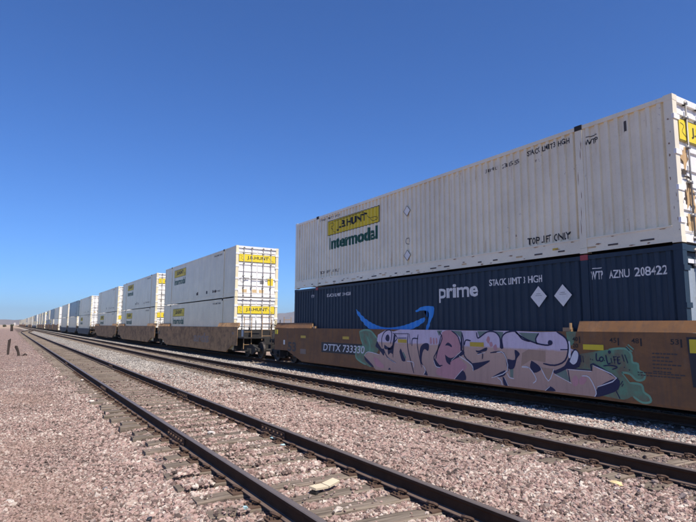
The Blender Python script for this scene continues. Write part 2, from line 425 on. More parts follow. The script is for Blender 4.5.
# ------------------------------------------------------------------ ballast stones (geometry nodes instances on scattered points)
def stone_points():
    P = []
    for r0, r1, den in ((3.6, 9, 2250), (9, 14, 1500), (14, 20, 780), (20, 30, 250), (30, 46, 90), (46, 80, 22)):
        a0, a1 = CYAW-R(44), CYAW+R(42)
        n = int(den*.5*(r1*r1-r0*r0)*(a1-a0)); rr = np.sqrt(rng.uniform(r0*r0, r1*r1, n)); aa = rng.uniform(a0, a1, n)
        P.append(np.stack([rr*np.sin(aa), rr*np.cos(aa)], 1))
    P = np.concatenate(P); x, y = P[:,0], P[:,1]
    keep = (x < 13.6) & (x > -9)
    z = gh(x, y); sc = rng.lognormal(-4.18, .35, len(x))      # half size, metres
    sc = np.clip(sc, .008, .040)
    left = x < 1.3; sc[left] *= rng.uniform(.5, .92, left.sum())
    z = z + sc*.25
    for key, cx in ((1, T1C), (2, T2C), (3, T3C)):
        tp = TIEPOS[key]; i = np.clip(np.searchsorted(tp, y), 1, len(tp)-1)
        i = np.where(np.abs(tp[i-1]-y) < np.abs(tp[i]-y), i-1, i)
        on = (np.abs(y-tp[i]) < .118+sc*.35) & (np.abs(x-cx) < 1.31)
        bury = (np.sin(i*12.9898+key)*43758.5453) % 1.0
        if key == 1:
            cov = np.where(bury > .68, .5, .04) + .7*sstep(-.02, .22, snoise(x, y, 1.6, 21)+.05)*sstep(12, 9, y)*.45
            cov = cov*np.where((x < 2.35) & (y > 7.5) & (y < 19), .06+.5*(snoise(x, y, 2.2, 77) > .12), 1)
        else: cov = .05+.25*sstep(.15, .4, snoise(x, y, 1.5, 22))
        u = rng.random(len(x)); keep &= ~(on & (u > cov))
        z = np.where(on, TIE_TOP+sc*.4, z)
        for s in (-1, 1):
            d = np.abs(x-(cx+s*.7525)); keep &= ~(d < .076+sc*.8); keep &= ~(on & (d < .21))
    m = keep; n = m.sum()
    return x[m], y[m], z[m], sc[m], n
sx, sy, sz, ss, sn = stone_points()
def greyness(x, y):
    wob = snoise(x, y, .9, 31)*.6
    g = sstep(4.2, 4.9, x+wob)*sstep(12, 26, y+wob*4)
    g = np.maximum(g, .55*sstep(8.7, 9.0, x+wob*.3))
    return g
tone = np.clip(rng.random(sn)+.16*snoise(sx, sy, 1.7, 51)+.10*snoise(sx, sy, 5.0, 52), 0, 1)
dust = sstep(1.5, .6, sx)*np.clip(.05+.8*snoise(sx, sy, .8, 53)+.5*snoise(sx, sy, 3.1, 54), 0, .55); gr = (rng.random(sn) < greyness(sx, sy)).astype(float)
soot = np.maximum(sstep(1.4, .9, np.abs(sx-T1C))*sstep(12, 22, sy)*.6, sstep(1.2, .8, np.abs(sx-T2C))*.45)
me = bpy.data.meshes.new('ballast_stones'); me.vertices.add(sn)
me.vertices.foreach_set('co', np.stack([sx, sy, sz], 1).astype(np.float32).ravel())
def attr(nm, ty, data, fld='value'):
    a = me.attributes.new(nm, ty, 'POINT'); a.data.foreach_set(fld, data)
rot = np.stack([rng.uniform(-.6, .6, sn)+np.pi*(rng.random(sn) < .5), rng.uniform(-.6, .6, sn), rng.uniform(0, 6.28, sn)], 1)
scl = np.stack([ss*rng.uniform(.85, 1.35, sn), ss*rng.uniform(.75, 1.1, sn), ss*rng.uniform(.55, .95, sn)], 1)
attr('rot', 'FLOAT_VECTOR', rot.astype(np.float32).ravel(), 'vector'); attr('scl', 'FLOAT_VECTOR', scl.astype(np.float32).ravel(), 'vector')
attr('var', 'INT', rng.integers(0, 10, sn).astype(np.int32)); attr('tone', 'FLOAT', tone.astype(np.float32)); attr('grey', 'FLOAT', gr.astype(np.float32)); attr('soot', 'FLOAT', soot.astype(np.float32)); attr('dust', 'FLOAT', dust.astype(np.float32))
def stone_mat():
    t = NT('ballast_stone')
    def at(nm):
        a = t.n('ShaderNodeAttribute'); a.attribute_type = 'INSTANCER'; a.attribute_name = nm; return a.outputs['Fac']
    c = t.mix(at('grey'), t.ramp(at('tone'), STONES), t.ramp(at('tone'), GREYS))
    c = t.mix(at('soot'), c, (.085,.068,.06)); c = t.mix(at('dust'), c, (.30,.20,.155))
    n = t.noise(t.coord(), 2.2, 4); c = t.mix(t.math('MULTIPLY', n, .25), c, (.30,.225,.19))
    return t.fin(c, .9, 0, .25)
mat['stone'] = stone_mat()
gn = bpy.data.node_groups.new('stone_scatter', 'GeometryNodeTree')
gn.interface.new_socket('Geometry', in_out='INPUT', socket_type='NodeSocketGeometry'); gn.interface.new_socket('Geometry', in_out='OUTPUT', socket_type='NodeSocketGeometry')
N = gn.nodes.new; Lk = gn.links.new
gi = N('NodeGroupInput'); go = N('NodeGroupOutput'); jn = N('GeometryNodeJoinGeometry')
for k in reversed(range(10)):
    ic = N('GeometryNodeMeshIcoSphere'); ic.inputs['Radius'].default_value = 1; ic.inputs['Subdivisions'].default_value = 2 if k < 4 else 1
    sp = N('GeometryNodeSetPosition'); wn = N('ShaderNodeTexNoise'); wn.noise_dimensions = '4D'
    wn.inputs['W'].default_value = k*3.7; wn.inputs['Scale'].default_value = 1.25; wn.inputs['Detail'].default_value = 1.0
    v1 = N('ShaderNodeVectorMath'); v1.operation = 'SUBTRACT'; v1.inputs[1].default_value = (.5, .5, .5)
    v2 = N('ShaderNodeVectorMath'); v2.operation = 'SCALE'; v2.inputs['Scale'].default_value = 2.1
    Lk(wn.outputs['Color'], v1.inputs[0]); Lk(v1.outputs[0], v2.inputs[0]); Lk(ic.outputs[0], sp.inputs[0]); Lk(v2.outputs[0], sp.inputs['Offset'])
    sm = N('GeometryNodeSetMaterial'); sm.inputs['Material'].default_value = mat['stone']; Lk(sp.outputs[0], sm.inputs[0])
    g2 = N('GeometryNodeGeometryToInstance'); Lk(sm.outputs[0], g2.inputs[0]); Lk(g2.outputs[0], jn.inputs[0])
ip = N('GeometryNodeInstanceOnPoints')
def named(nm, ty):
    a = N('GeometryNodeInputNamedAttribute'); a.data_type = ty; a.inputs['Name'].default_value = nm; return a.outputs[0]
Lk(gi.outputs[0], ip.inputs['Points']); Lk(jn.outputs[0], ip.inputs['Instance']); ip.inputs['Pick Instance'].default_value = True
Lk(named('var', 'INT'), ip.inputs['Instance Index']); Lk(named('scl', 'FLOAT_VECTOR'), ip.inputs['Scale'])
er = N('FunctionNodeEulerToRotation'); Lk(named('rot', 'FLOAT_VECTOR'), er.inputs[0]); Lk(er.outputs[0], ip.inputs['Rotation'])
Lk(ip.outputs[0], go.inputs[0])
bo = link('ballast_stones', me); mo = bo.modifiers.new('scatter', 'NODES'); mo.node_group = gn
tag(bo, 'pink and grey crushed stone ballast lying between the tracks', 'gravel', kind='stuff')
me.materials.append(mat['stone'])

# ------------------------------------------------------------------ lettering
_tc = {}
def text_tris(body, bold=0.0):
    k = (body, bold)
    if k in _tc: return _tc[k]
    c = bpy.data.curves.new('t', 'FONT'); c.body = body; c.size = 1; c.offset = bold; c.resolution_u = 4; c.fill_mode = 'FRONT'
    o = bpy.data.objects.new('t', c); m = bpy.data.meshes.new_from_object(o)
    v = np.array([q.co[:2] for q in m.vertices]); f = [tuple(p.vertices) for p in m.polygons]
    bpy.data.objects.remove(o); bpy.data.curves.remove(c); bpy.data.meshes.remove(m)
    v = (v-v.min(0))/(v.max(0)-v.min(0)); _tc[k] = (v, f); return v, f
def flat_faces(name, m2, parent, polys, place, cuts=None, material=None):
    """polys: list of (verts2d, faces) in plane coordinates (a, b); place(a, b) -> xyz; cuts = a-lines where the wall bends"""
    bm = bmesh.new()
    for v, f in polys:
        bv = [bm.verts.new((q[0], q[1], 0)) for q in v]
        for g in f:
            try: bm.faces.new([bv[i] for i in g])
            except ValueError: pass
    if cuts is not None:
        xs = [q.co.x for q in bm.verts]; a, b = min(xs), max(xs)
        bmesh.ops.triangulate(bm, faces=bm.faces[:])
        for c in cuts:
            if a < c < b:
                bmesh.ops.bisect_plane(bm, geom=bm.verts[:]+bm.edges[:]+bm.faces[:], plane_co=(c, 0, 0), plane_no=(1, 0, 0), dist=1e-6)
    for q in bm.verts: q.co = Vector(place(q.co.x, q.co.y))
    me = bpy.data.meshes.new(name); bm.to_mesh(me); bm.free(); me.materials.append(m2)
    return link(name, me, parent)
def rect(a0, a1, b0, b1): return ([(a0,b0),(a1,b0),(a1,b1),(a0,b1)], [(0,1,2,3)])
def poly(pts): return (list(pts), [tuple(range(len(pts)))])
def frame(a0, a1, b0, b1, t):
    return [rect(a0, a1, b0, b0+t), rect(a0, a1, b1-t, b1), rect(a0, a0+t, b0+t, b1-t), rect(a1-t, a1, b0+t, b1-t)]
def diamond(a, b, r, h=None): return poly([(a-r, b), (a, b-(h or r)), (a+r, b), (a, b+(h or r))])
def diamond_ring(a, b, r, t):
    o = [(a-r,b),(a,b-r),(a+r,b),(a,b+r)]; q = r-t; i = [(a-q,b),(a,b-q),(a+q,b),(a,b+q)]
    return (o+i, [(k, (k+1) % 4, 4+(k+1) % 4, 4+k) for k in range(4)])
def txt(body, a0, a1, b0, b1, bold=.01, shear=0):
    v, f = text_tris(body, bold)
    return (np.stack([a0+(a1-a0)*v[:,0]+shear*v[:,1], b0+(b1-b0)*v[:,1]], 1).tolist(), f)
def ribbon(pts, wd):
    pts = [np.array(p, float) for p in pts]; L = []; Rr = []
    for i, p in enumerate(pts):
        d = pts[min(i+1, len(pts)-1)]-pts[max(i-1, 0)]; d = d/(np.linalg.norm(d)+1e-9); n = np.array([-d[1], d[0]])
        ww = wd/2*(1 if 0 < i < len(pts)-1 else .6)
        L.append(tuple(p+n*ww)); Rr.append(tuple(p-n*ww))
    m = len(pts)
    return (L+Rr, [(i, i+1, m+i+1, m+i) for i in range(m-1)])
def smooth_line(pts, n=4):
    pts = [np.array(p, float) for p in pts]
    if len(pts) < 3: return pts
    out = []
    for i in range(len(pts)-1):
        p0, p1, p2, p3 = pts[max(i-1, 0)], pts[i], pts[i+1], pts[min(i+2, len(pts)-1)]
        for k in range(n):
            t = k/n; out.append(.5*((2*p1)+(-p0+p2)*t+(2*p0-5*p1+4*p2-p3)*t*t+(-p0+3*p1-3*p2+p3)*t**3))
    out.append(pts[-1]); return out

# ------------------------------------------------------------------ containers
HL, HW, HH = 8.075, 1.295, 2.9        # half length, half width, height
PY = 6.045                            # stacking posts at the 40 ft positions
class Corr:
    def __init__(s, pitch, depth, flat=.36, slope=.14):
        s.p, s.d, s.flat, s.sl = pitch, depth, flat, slope
        s.y, s.q = [], []
        for a, b in ((-HL+.16, -PY-.09), (-PY+.09, PY-.09), (PY+.09, HL-.16)):
            n = max(1, round((b-a)/pitch)); p = (b-a)/n
            s.y.append(a); s.q.append(.012)
            for k in range(n):
                o = a+k*p; e = p*(1-flat-2*slope)/2
                for u, dd in ((e, depth), (e+p*slope, .010), (e+p*(slope+flat), .010), (e+p*(2*slope+flat), depth)):
                    s.y.append(o+u); s.q.append(dd)
            s.y.append(b); s.q.append(.012)
        s.y = np.array(s.y); s.q = np.array(s.q)
    def dep(s, y):
        if abs(abs(y)-PY) < .09 or abs(y) > HL-.16: return 0.0
        return float(np.interp(y, s.y, s.q))
    def cuts(s): return s.y
COR_W = Corr(.215, .052, .36, .085); COR_N = Corr(.235, .040, .38, .10); COR_S = Corr(1.19, .016, .93, .012)

def container(name, loc, label, group, cor, m, md, bottom=.34, detail=True, seed=0, door_style='sign', posts_dark=True):
    r = random.Random(seed)
    t = thing(name, loc, label, 'container', group)
    zb, zt = bottom, HH-.11
    for s in (-1, 1):
        # corrugated / sheeted side wall with thickness
        mb = MB(); vs = []; fs = []
        ys = cor.y; n = len(ys)
        for y, q in zip(ys, cor.q): vs += [(s*(HW-q), y, zb), (s*(HW-q), y, zt), (s*(HW-.085), y, zb), (s*(HW-.085), y, zt)]
        for i in range(n-1):
            a, b = i*4, (i+1)*4; fs += [(a, b, b+1, a+1), (a+2, a+3, b+3, b+2)]
        mb.add(vs, fs); mb.build('side_wall', m, t)
        MB().box(s*(HW-.075), s*(HW+.004), -HL+.16, HL-.16, zt, HH-.02).build('top_rail', m, t)
        br = MB().box(s*(HW-.075), s*(HW-.002), -HL+.16, HL-.16, .02, zb-.03)
        br.box(s*(HW-.075), s*(HW+.010), -HL+.16, HL-.16, zb-.03, zb)
        br.box(s*(HW-.075), s*(HW+.008), -HL+.16, HL-.16, .02, .045)
        br.build('bottom_rail', m, t)
        for e in (-1, 1):
            MB().box(s*(HW-.15), s*(HW+.002), e*(HL-.16), e*HL-(.0 if e > 0 else -.0), .12, HH-.12).build('corner_post', m, t)
            MB().box(s*(HW-.06), s*(HW+.012), e*PY-.085, e*PY+.085, .12, HH-.10).build('stacking_post', m, t)
            for z0 in (0., HH-.12):
                MB().box(s*(HW-.165), s*(HW+.006), e*(HL-.17), e*(HL+.004), z0, z0+.12).build('corner_casting', m, t)
                MB().box(s*(HW-.15), s*(HW+.018), e*PY-.09, e*PY+.09, z0+.0, z0+.115).build('post_casting', mat['grime'] if z0 > 0 and posts_dark else m, t)
    rf = MB(); k = 28
    for i in range(k):
        y0 = -HL+.16+(2*HL-.32)*i/k; y1 = -HL+.16+(2*HL-.32)*(i+1)/k
        rf.add([(-HW+.07,y0,HH-.03),(HW-.07,y0,HH-.03),(HW-.07,(y0*.6+y1*.4),HH-.03),(-HW+.07,(y0*.6+y1*.4),HH-.03),(-HW+.07,(y0*.5+y1*.5),HH-.05),(HW-.07,(y0*.5+y1*.5),HH-.05),(HW-.07,y1,HH-.05),(-HW+.07,y1,HH-.05)],
               [(0,1,2,3),(3,2,5,4),(4,5,6,7)])
    rf.build('roof', m, t)
    MB().box(-HW+.08, HW-.08, -HL+.1, HL-.1, .12, .2).build('floor', mat['grime'], t)
    MB().box(-HW+.15, HW-.15, HL-.09, HL-.03, .12, HH-.1).build('front_wall', m, t)
    MB().box(-HW+.15, HW-.15, -HL, -HL+.14, HH-.13, HH-.01).build('door_header', md, t)
    MB().box(-HW+.15, HW-.15, -HL, -HL+.14, .015, .15).build('door_sill', md, t)
    # doors
    for s in (-1, 1):
        x0, x1 = (-HW+.155, -.006) if s < 0 else (.006, HW-.155)
        d = MB().box(x0, x1, -HL+.06, -HL+.10, .155, HH-.135)
        for z in (.20, .62, 1.02, 1.42, 1.80, 2.52): d.prism([(-HL+.06, z), (-HL+.028, z+.03), (-HL+.028, z+.12), (-HL+.06, z+.15)], 'x', x0+.03, x1-.03)
        d.box(x0, x0+.025, -HL+.045, -HL+.06, .155, HH-.135); d.box(x1-.025, x1, -HL+.045, -HL+.06, .155, HH-.135)
        dd = d.build('door', md, t)
        for q in (.30, .72):
            xr = (x0+(x1-x0)*q) if s > 0 else (x1-(x1-x0)*q)
            lr = MB().tube([(xr, -HL-.012, .06), (xr, -HL-.012, HH-.05)], .019, 8)
            for z in (.10, .55, 1.2, 1.9, 2.5, HH-.10): lr.box(xr-.045, xr+.045, -HL-.03, -HL+.05, z-.03, z+.03)
            lr.build('lock_rod', mat['steel'], dd, True)
            MB().box(min(xr, xr-s*.32), max(xr, xr-s*.32), -HL-.035, -HL-.022, 1.02+.05*q, 1.055+.05*q).build('door_handle', mat['steel'], dd)
        for z in (.42, 1.05, 1.75, 2.45):
            MB().box(s*(HW-.20), s*(HW+.012), -HL-.018, -HL+.03, z-.05, z+.05).build('hinge', md, dd)
    return t
def side_place(cor, off=.004):
    return lambda y, z: (-(HW-cor.dep(y))-off, y, z)
def end_place(off): return lambda x, z: (x, -HL-off, z)
def side_paint(t, name, m, polys, cor, off=.004):
    # polys given in (u to the viewer's right = -y, z): mirrored here
    pp = [([(-q[0], q[1]) for q in v], f) for v, f in polys]
    return flat_faces(name, mat[m], t, pp, side_place(cor, off), cor.cuts())
def yellow_sign_side(t, cor, u0, u1, b0, b1, words=True):
    side_paint(t, 'sign', 'yellow', [rect(u0, u1, b0, b1)], cor, .003)
    h = b1-b0; L = u1-u0
    side_paint(t, 'sign_border', 'ink', frame(u0, u1, b0, b1, .022), cor, .006)
    sw = [ribbon(smooth_line([(u0+.03*L, b1-.22*h), (u0+.10*L, b1-.18*h), (u0+.14*L, b1-.36*h), (u0+.08*L, b1-.42*h), (u0+.10*L, b0+.34*h), (u0+.16*L, b0+.12*h)]), .018),
          ribbon(smooth_line([(u0+.12*L, b1-.12*h), (u0+.5*L, b1-.10*h), (u0+.72*L, b1-.12*h), (u0+.82*L, b0+.45*h), (u0+.90*L, b0+.16*h), (u0+.96*L, b0+.3*h), (u0+.90*L, b0+.42*h), (u0+.84*L, b0+.34*h)]), .018)]
    side_paint(t, 'sign_scroll', 'ink', sw, cor, .007)
    side_paint(t, 'lettering', 'ink', [txt('J.B.HUNT', u0+.20*L, u0+.78*L, b0+.18*h, b0+.80*h, .035)], cor, .008)
    if words:
        side_paint(t, 'lettering', 'green', [txt('Intermodal', u0+.03*L, u1-.03*L, b0-.15*h-.48, b0-.15*h, .035)], cor, .004)
def door_sign(t, x0, x1, z0, z1):
    MB().box(x0, x1, -HL+.012, -HL+.029, z0, z1).build('sign', mat['yellow'], t)
    pl = end_place(-.009); h = z1-z0; L = x1-x0
    flat_faces('sign_border', mat['ink'], t, frame(x0, x1, z0, z1, .014), pl)
    flat_faces('sign_scroll', mat['ink'], t, [ribbon(smooth_line([(x0+.03*L, z1-.2*h), (x0+.09*L, z1-.3*h), (x0+.06*L, z0+.4*h), (x0+.15*L, z0+.15*h)]), .012),
        ribbon(smooth_line([(x0+.78*L, z1-.15*h), (x0+.86*L, z0+.4*h), (x0+.95*L, z0+.15*h)]), .012)], end_place(-.0085))
    flat_faces('lettering', mat['ink'], t, [txt('J.B.HUNT', x0+.22*L, x0+.80*L, z0+.24*h, z0+.76*h, .02)], end_place(-.008))

CX = T3C
ZB1 = .335; ZB2 = ZB1+HH+.028
Y0A = 5.121+HL                       # centre of the first stack
U = lambda y: -(y-Y0A)               # world y -> side coordinate of the first stack (viewer's right positive)

# upper white corrugated container
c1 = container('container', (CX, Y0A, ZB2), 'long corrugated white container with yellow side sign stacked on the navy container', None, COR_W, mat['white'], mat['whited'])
yellow_sign_side(c1, COR_W, U(18.44), U(14.88), 5.23-ZB2, 5.82-ZB2)
sp_ = lambda *a: side_paint(c1, 'lettering', 'ink', [txt(*a)], COR_W)
sp_('TOP LIFT ONLY', U(8.66), U(7.48), 3.64-ZB2, 3.81-ZB2, .022)
sp_('STACK LIMIT 3 HIGH', U(8.60), U(7.42), 5.85-ZB2, 5.98-ZB2, .022)
side_paint(c1, 'lettering', 'inkf', [txt('JBHU', U(9.97), U(9.55), 5.74-ZB2, 5.85-ZB2, .008), txt('231555', U(9.42), U(8.83), 5.74-ZB2, 5.85-ZB2, .008)], COR_W)
side_paint(c1, 'lettering', 'ink', [txt('WTP', U(7.02), U(6.70), 5.66-ZB2, 5.78-ZB2, .02), ribbon([(U(6.98), 5.84-ZB2), (U(6.72), 5.84-ZB2)], .03)], COR_W)
side_paint(c1, 'lettering', 'inkf', [txt('TOP LIFT ONLY', U(19.05), U(17.5), 3.75-ZB2, 3.86-ZB2, .008), txt('STACK LIMIT 3 HIGH', U(19.1), U(17.5), 5.91-ZB2, 5.99-ZB2, .008)], COR_W)
for z in (5.33, 3.90):
    flat_faces('placard_holder', mat['greyink'], c1, [diamond(U(13.33), z-ZB2, .17)], lambda u, z_: (-HW-.006, -u, z_))
    flat_faces('placard_frame', mat['inkf'], c1, [diamond_ring(U(13.33), z-ZB2, .178, .022)], lambda u, z_: (-HW-.009, -u, z_))
side_paint(c1, 'round_decal', 'inkf', [ribbon([(U(13.32)+.10*math.cos(a*.5236), 4.36-ZB2+.10*math.sin(a*.5236)) for a in range(13)], .018)], COR_W)
side_paint(c1, 'data_plate', 'inkf', [rect(U(6.13), U(6.05), 5.70-ZB2, 5.92-ZB2)], COR_W)
for k in range(24):
    u = -7.2+k*.63+random.uniform(-.1, .1)
    flat_faces('rail_marker', mat['inkf'] if k % 3 else mat['orange'], c1, [rect(u, u+random.uniform(.12, .3), .10, .135)], lambda y, z: (-HW-.0035, -y, z))
flat_faces('rail_marker', mat['yellowr'], c1, [rect(U(7.95), U(7.8), .16, .21)], lambda y, z: (-HW-.0035, -y, z))
door_sign(c1, -1.10, 1.10, 2.02, 2.46)
for (x, z, w_, h_) in ((-.95, .25, .5, .33), (.35, .25, .5, .33)):
    flat_faces('scuffed_panel', mat['orange'], c1, [rect(x, x+w_, z, z+h_)], end_place(-.0275))

# rust scrapes and peeled paint
mat['rustpaint'] = plain('rust_scrape', (.30,.19,.12), .9, 0, .5, 18); mat['peel'] = plain('peeled_tan_paint', (.50,.33,.17), .85, 0, .45, 9); mat['burn'] = plain('charred_paint', (.06,.045,.035), .9, 0, .5, 12)
def blob(a, b, ra, rb, r, n=11): return poly([(a+ra*r.uniform(.35, 1.1)*math.cos(2*math.pi*k/n), b+rb*r.uniform(.35, 1.1)*math.sin(2*math.pi*k/n)) for k in range(n)])
rs = random.Random(42)
flat_faces('rust_scrape', mat['rustpaint'], c1, [blob(-7.75+k*.335+rs.uniform(-.06, .06), rs.choice((.29, .05, .17)), rs.uniform(.03, .12), rs.uniform(.008, .02), rs) for k in range(46)], lambda a, z: (-HW-.0115, a, z))
flat_faces('rust_scrape', mat['rustpaint'], c1, [blob(-HL+rs.uniform(.02, .14), .2+k*.25+rs.uniform(-.05, .05), rs.uniform(.006, .025), rs.uniform(.02, .07), rs) for k in range(10)], lambda a, z: (-HW-.0045, a, z))
for e in (-1, 1):
    flat_faces('rust_streak', mat['rustpaint'], c1, [blob(e*PY-.05+.02*k, z, .009, rs.uniform(.05, .28), rs) for k, z in enumerate((2.45, 2.2, 1.3, .9, .55, 1.7))], lambda a, z: (-HW-.0135, a, z))
flat_faces('peeled_paint', mat['peel'], c1, [blob(-.93, 1.68, .16, .26, rs, 17), blob(-.80, .95, .26, .40, rs, 17), blob(-.55, .42, .5, .18, rs, 17), blob(.5, .4, .5, .16, rs, 17), blob(-.3, 1.5, .14, .3, rs, 15)], end_place(-.0262))
flat_faces('char_mark', mat['burn'], c1, [blob(-.95, 1.40, .12, .08, rs, 15), blob(-.86, 1.30, .18, .05, rs, 15), blob(-.75, .72, .10, .07, rs, 15), blob(-.9, 1.12, .04, .16, rs, 13), blob(-1.02, .85, .05, .04, rs)], end_place(-.0255))

mat['drip'] = plain('grime_drip', (.74,.62,.42), .8, 0, .3, 10)
side_paint(c1, 'grime_drip', 'drip', [blob(-7.7+k*.46+rs.uniform(-.15, .15), 2.78-(h_ := rs.uniform(.1, .5)), rs.uniform(.006, .02), h_, rs, 9) for k in range(34)], COR_W, .0030)
side_paint(c1, 'grime_drip', 'drip', [blob(-7.6+k*.64+rs.uniform(-.2, .2), .34+(h_ := rs.uniform(.05, .35)), rs.uniform(.008, .03), h_, rs, 9) for k in range(24)], COR_W, .0030)

# navy container underneath
c2 = container('container', (CX, Y0A, ZB1), 'navy corrugated container with bright blue smile arrow under the corrugated white container', None, COR_N, mat['navy'], mat['navy'], .20)
for ch in list(c2.children):
    if ch.name.startswith('post_casting') and ch.data.vertices[4].co.z > 2: ch.data.materials[0] = mat['red']; ch['label'] = 'red stacking lock'
sn_ = lambda *a: side_paint(c2, 'lettering', 'greyink', [txt(*a)], COR_N)
sn_('prime', U(11.91), U(10.34), 2.35-ZB1, 2.86-ZB1, .025)
sn_('STACK LIMIT 3 HIGH', U(9.93), U(8.28), 2.72-ZB1, 2.89-ZB1, .016)
side_paint(c2, 'lettering', 'greyink', [txt('WTP', U(7.03), U(6.74), 2.68-ZB1, 2.86-ZB1, .018), ribbon([(U(6.98), 2.92-ZB1), (U(6.76), 2.92-ZB1)], .028)], COR_N)
sn_('AZNU', U(6.62), U(6.18), 2.68-ZB1, 2.85-ZB1, .012); sn_('208422', U(6.06), U(5.43), 2.68-ZB1, 2.86-ZB1, .014)
sn_('STACK LIMIT 3 HIGH', U(18.5), U(16.7), 2.80-ZB1, 2.92-ZB1, .02); sn_('WTP', U(19.8), U(19.55), 2.82-ZB1, 2.94-ZB1, .02)
for y in (8.38, 7.72):
    flat_faces('placard', mat['greyink'], c2, [diamond(-U(y), 2.38-ZB1, .23, .25)], lambda a, z: (-HW-.012, a, z))
    flat_faces('placard_bar', mat['steel'], c2, [rect(-U(y)-.06, -U(y)+.06, 2.44-ZB1, 2.452-ZB1), rect(-U(y)-.09, -U(y)+.09, 2.40-ZB1, 2.41-ZB1)], lambda a, z: (-HW-.015, a, z))
def navy_poly(pts): # traced in the photo, laid on the navy wall
    out = []
    for (a, b) in pts:
        y, z = on_x(340+a/6.96, 280+b/6.96, CX-HW); out.append((U(y), z-ZB1))
    return out
lower = smooth_line([(105,203),(128,255),(160,300),(195,335),(250,358),(330,368),(420,362),(500,340),(560,308),(592,275)])
upper = smooth_line([(587,257),(510,291),(430,319),(350,331),(285,326),(220,300),(165,262),(118,210)])
side_paint(c2, 'smile_curve', 'smile', [poly(navy_poly(list(lower)+list(upper)))], COR_N)
side_paint(c2, 'smile_arrow', 'smile', [poly(navy_poly([(523,216),(545,196),(575,184),(612,180),(645,184),(650,200),(646,235),(636,275),(620,315),(606,348),(596,346),(603,310),(610,270),(613,235),(606,215),(580,211),(550,214),(530,224)]))], COR_N, .007)
flat_faces('door_decal', mat['silver'], c2, [rect(-1.08, -.05, 1.0, 2.45), rect(.05, 1.08, 1.0, 2.45)], end_place(-.0265))
flat_faces('door_decal', mat['whiteink'], c2, [rect(-1.06, -.78, 2.55, 2.63)], end_place(-.0265))
flat_faces('placard', mat['greyink'], c2, [diamond(-.86, 1.28, .17)], end_place(-.024))

# smooth white containers further along
def smooth_container(loc, label, group, m='white2', sign=True, door=True, seed=0, sticker=True):
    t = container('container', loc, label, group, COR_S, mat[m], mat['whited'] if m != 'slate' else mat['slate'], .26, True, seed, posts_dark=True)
    r = random.Random(seed)
    if sign: yellow_sign_side(t, COR_S, -5.25, -2.1, 1.98, 2.56)
    if door: door_sign(t, -1.12, 1.12, 2.00, 2.44)
    side_paint(t, 'lettering', 'inkf', [txt('TOP LIFT ONLY', 4.2, 5.6, .42, .52, .01), txt('STACK LIMIT 3 HIGH', 4.2, 5.7, 2.60, 2.70, .01)], COR_S)
    for k in range(5):
        u = r.uniform(-1, 5.5); side_paint(t, 'scuff_mark', 'inkf', [rect(u, u+r.uniform(.08, .3), .40, .40+r.uniform(.06, .3))], COR_S)
    if sticker:
        flat_faces('sticker', mat['yellow'], t, [rect(.66, 1.0, .70, 1.12)], end_place(-.024))
        flat_faces('sticker', mat['steel'], t, [rect(.20, .42, .78, .98)], end_place(-.024))
        flat_faces('placard_frame', mat['inkf'], t, [diamond_ring(-.85, 1.0, .2, .02)], end_place(-.024))
        for x in (-.6, -.0, .42): flat_faces('scuffed_panel', mat['orange'], t, [rect(x-.28, x+.0, .26, .44)], end_place(-.0265))
    return t

# ------------------------------------------------------------------ well cars
SIDE = 1.45
def truck(root, y, full=True):
    tk = MB()
    for s in (-1, 1):
        tk.prism([(y-1.12,.52),(y-1.12,.37),(y-.66,.36),(y-.48,.20),(y+.48,.20),(y+.66,.36),(y+1.12,.37),(y+1.12,.52),(y+.62,.60),(y+.36,.70),(y-.36,.70),(y-.62,.60)], 'x', s*.93, s*1.06)
        for k in (-.2, 0, .2): tk.tube([(s*1.075, y+k, .24), (s*1.075, y+k, .50)], .07, 8)
        for e in (-.89, .89): tk.tube([(s*1.0, y+e, .42), (s*1.14, y+e, .42)], .10, 10)
    tk.box(-1.0, 1.0, y-.2, y+.2, .42, .66)
    o = tk.build('truck', mat['grime'], root)
    if full:
        for e in (-.89, .89):
            for s in (-1, 1):
                pr = [(-.07,.18),(-.07,.44),(-.04,.445),(-.035,.42),(.06,.415),(.07,.40),(.065,.36),(.03,.33),(.02,.18),(.06,.14)]
                w_ = MB().lathe_x([(s*a, r_) for a, r_ in pr], s*.745, y+e, .42, 26); w_.build('wheel', mat['wheel'], o)
            MB().tube([(-.8, y+e, .42), (.8, y+e, .42)], .075, 10).build('axle', mat['grime'], o)
    return o
def side_panel(root, s, hb, top, m, near_cut, low=.24, cut=(2.6, 1.35)):
    nc = near_cut or cut
    pts = [(-hb+nc[0], low), (hb-cut[0], low), (hb-cut[1], low+.36), (hb, low+.36), (hb, top), (-hb, top), (-hb, low+.36), (-hb+nc[1], low+.36)]
    o = MB().prism(pts, 'x', s*SIDE, s*(SIDE-.02)).build('side_panel', m, root)
    MB().box(s*(SIDE-.09), s*(SIDE-.0215), -hb, hb, top-.085, top-.003).build('top_chord', m, root)
    b = MB().box(s*(SIDE-.12), s*(SIDE-.0215), -hb+nc[0]+.05, hb-cut[0]-.05, low-.04, low+.05); b.build('bottom_sill', m, root)
    for z in (low+.16, top-.28):
        MB().box(s*(SIDE+.0016), s*(SIDE-.001), -hb+nc[0]-.9 if nc[0] > 2 else -hb+.1, hb-cut[0]+.9, z-.006, z+.006).build('weld_seam', m, root)
    return o
def end_cap(root, s, y0, y1, top, m):
    mb = MB()
    a, b = min(y0, y1), max(y0, y1)
    mb.prism([(s*SIDE, top+.003), (s*(SIDE-.10), top+.225), (s*(SIDE-.145), top+.225), (s*(SIDE-.145), top+.003)], 'y', a, b)
    return mb.build('raised_cap', m, root)
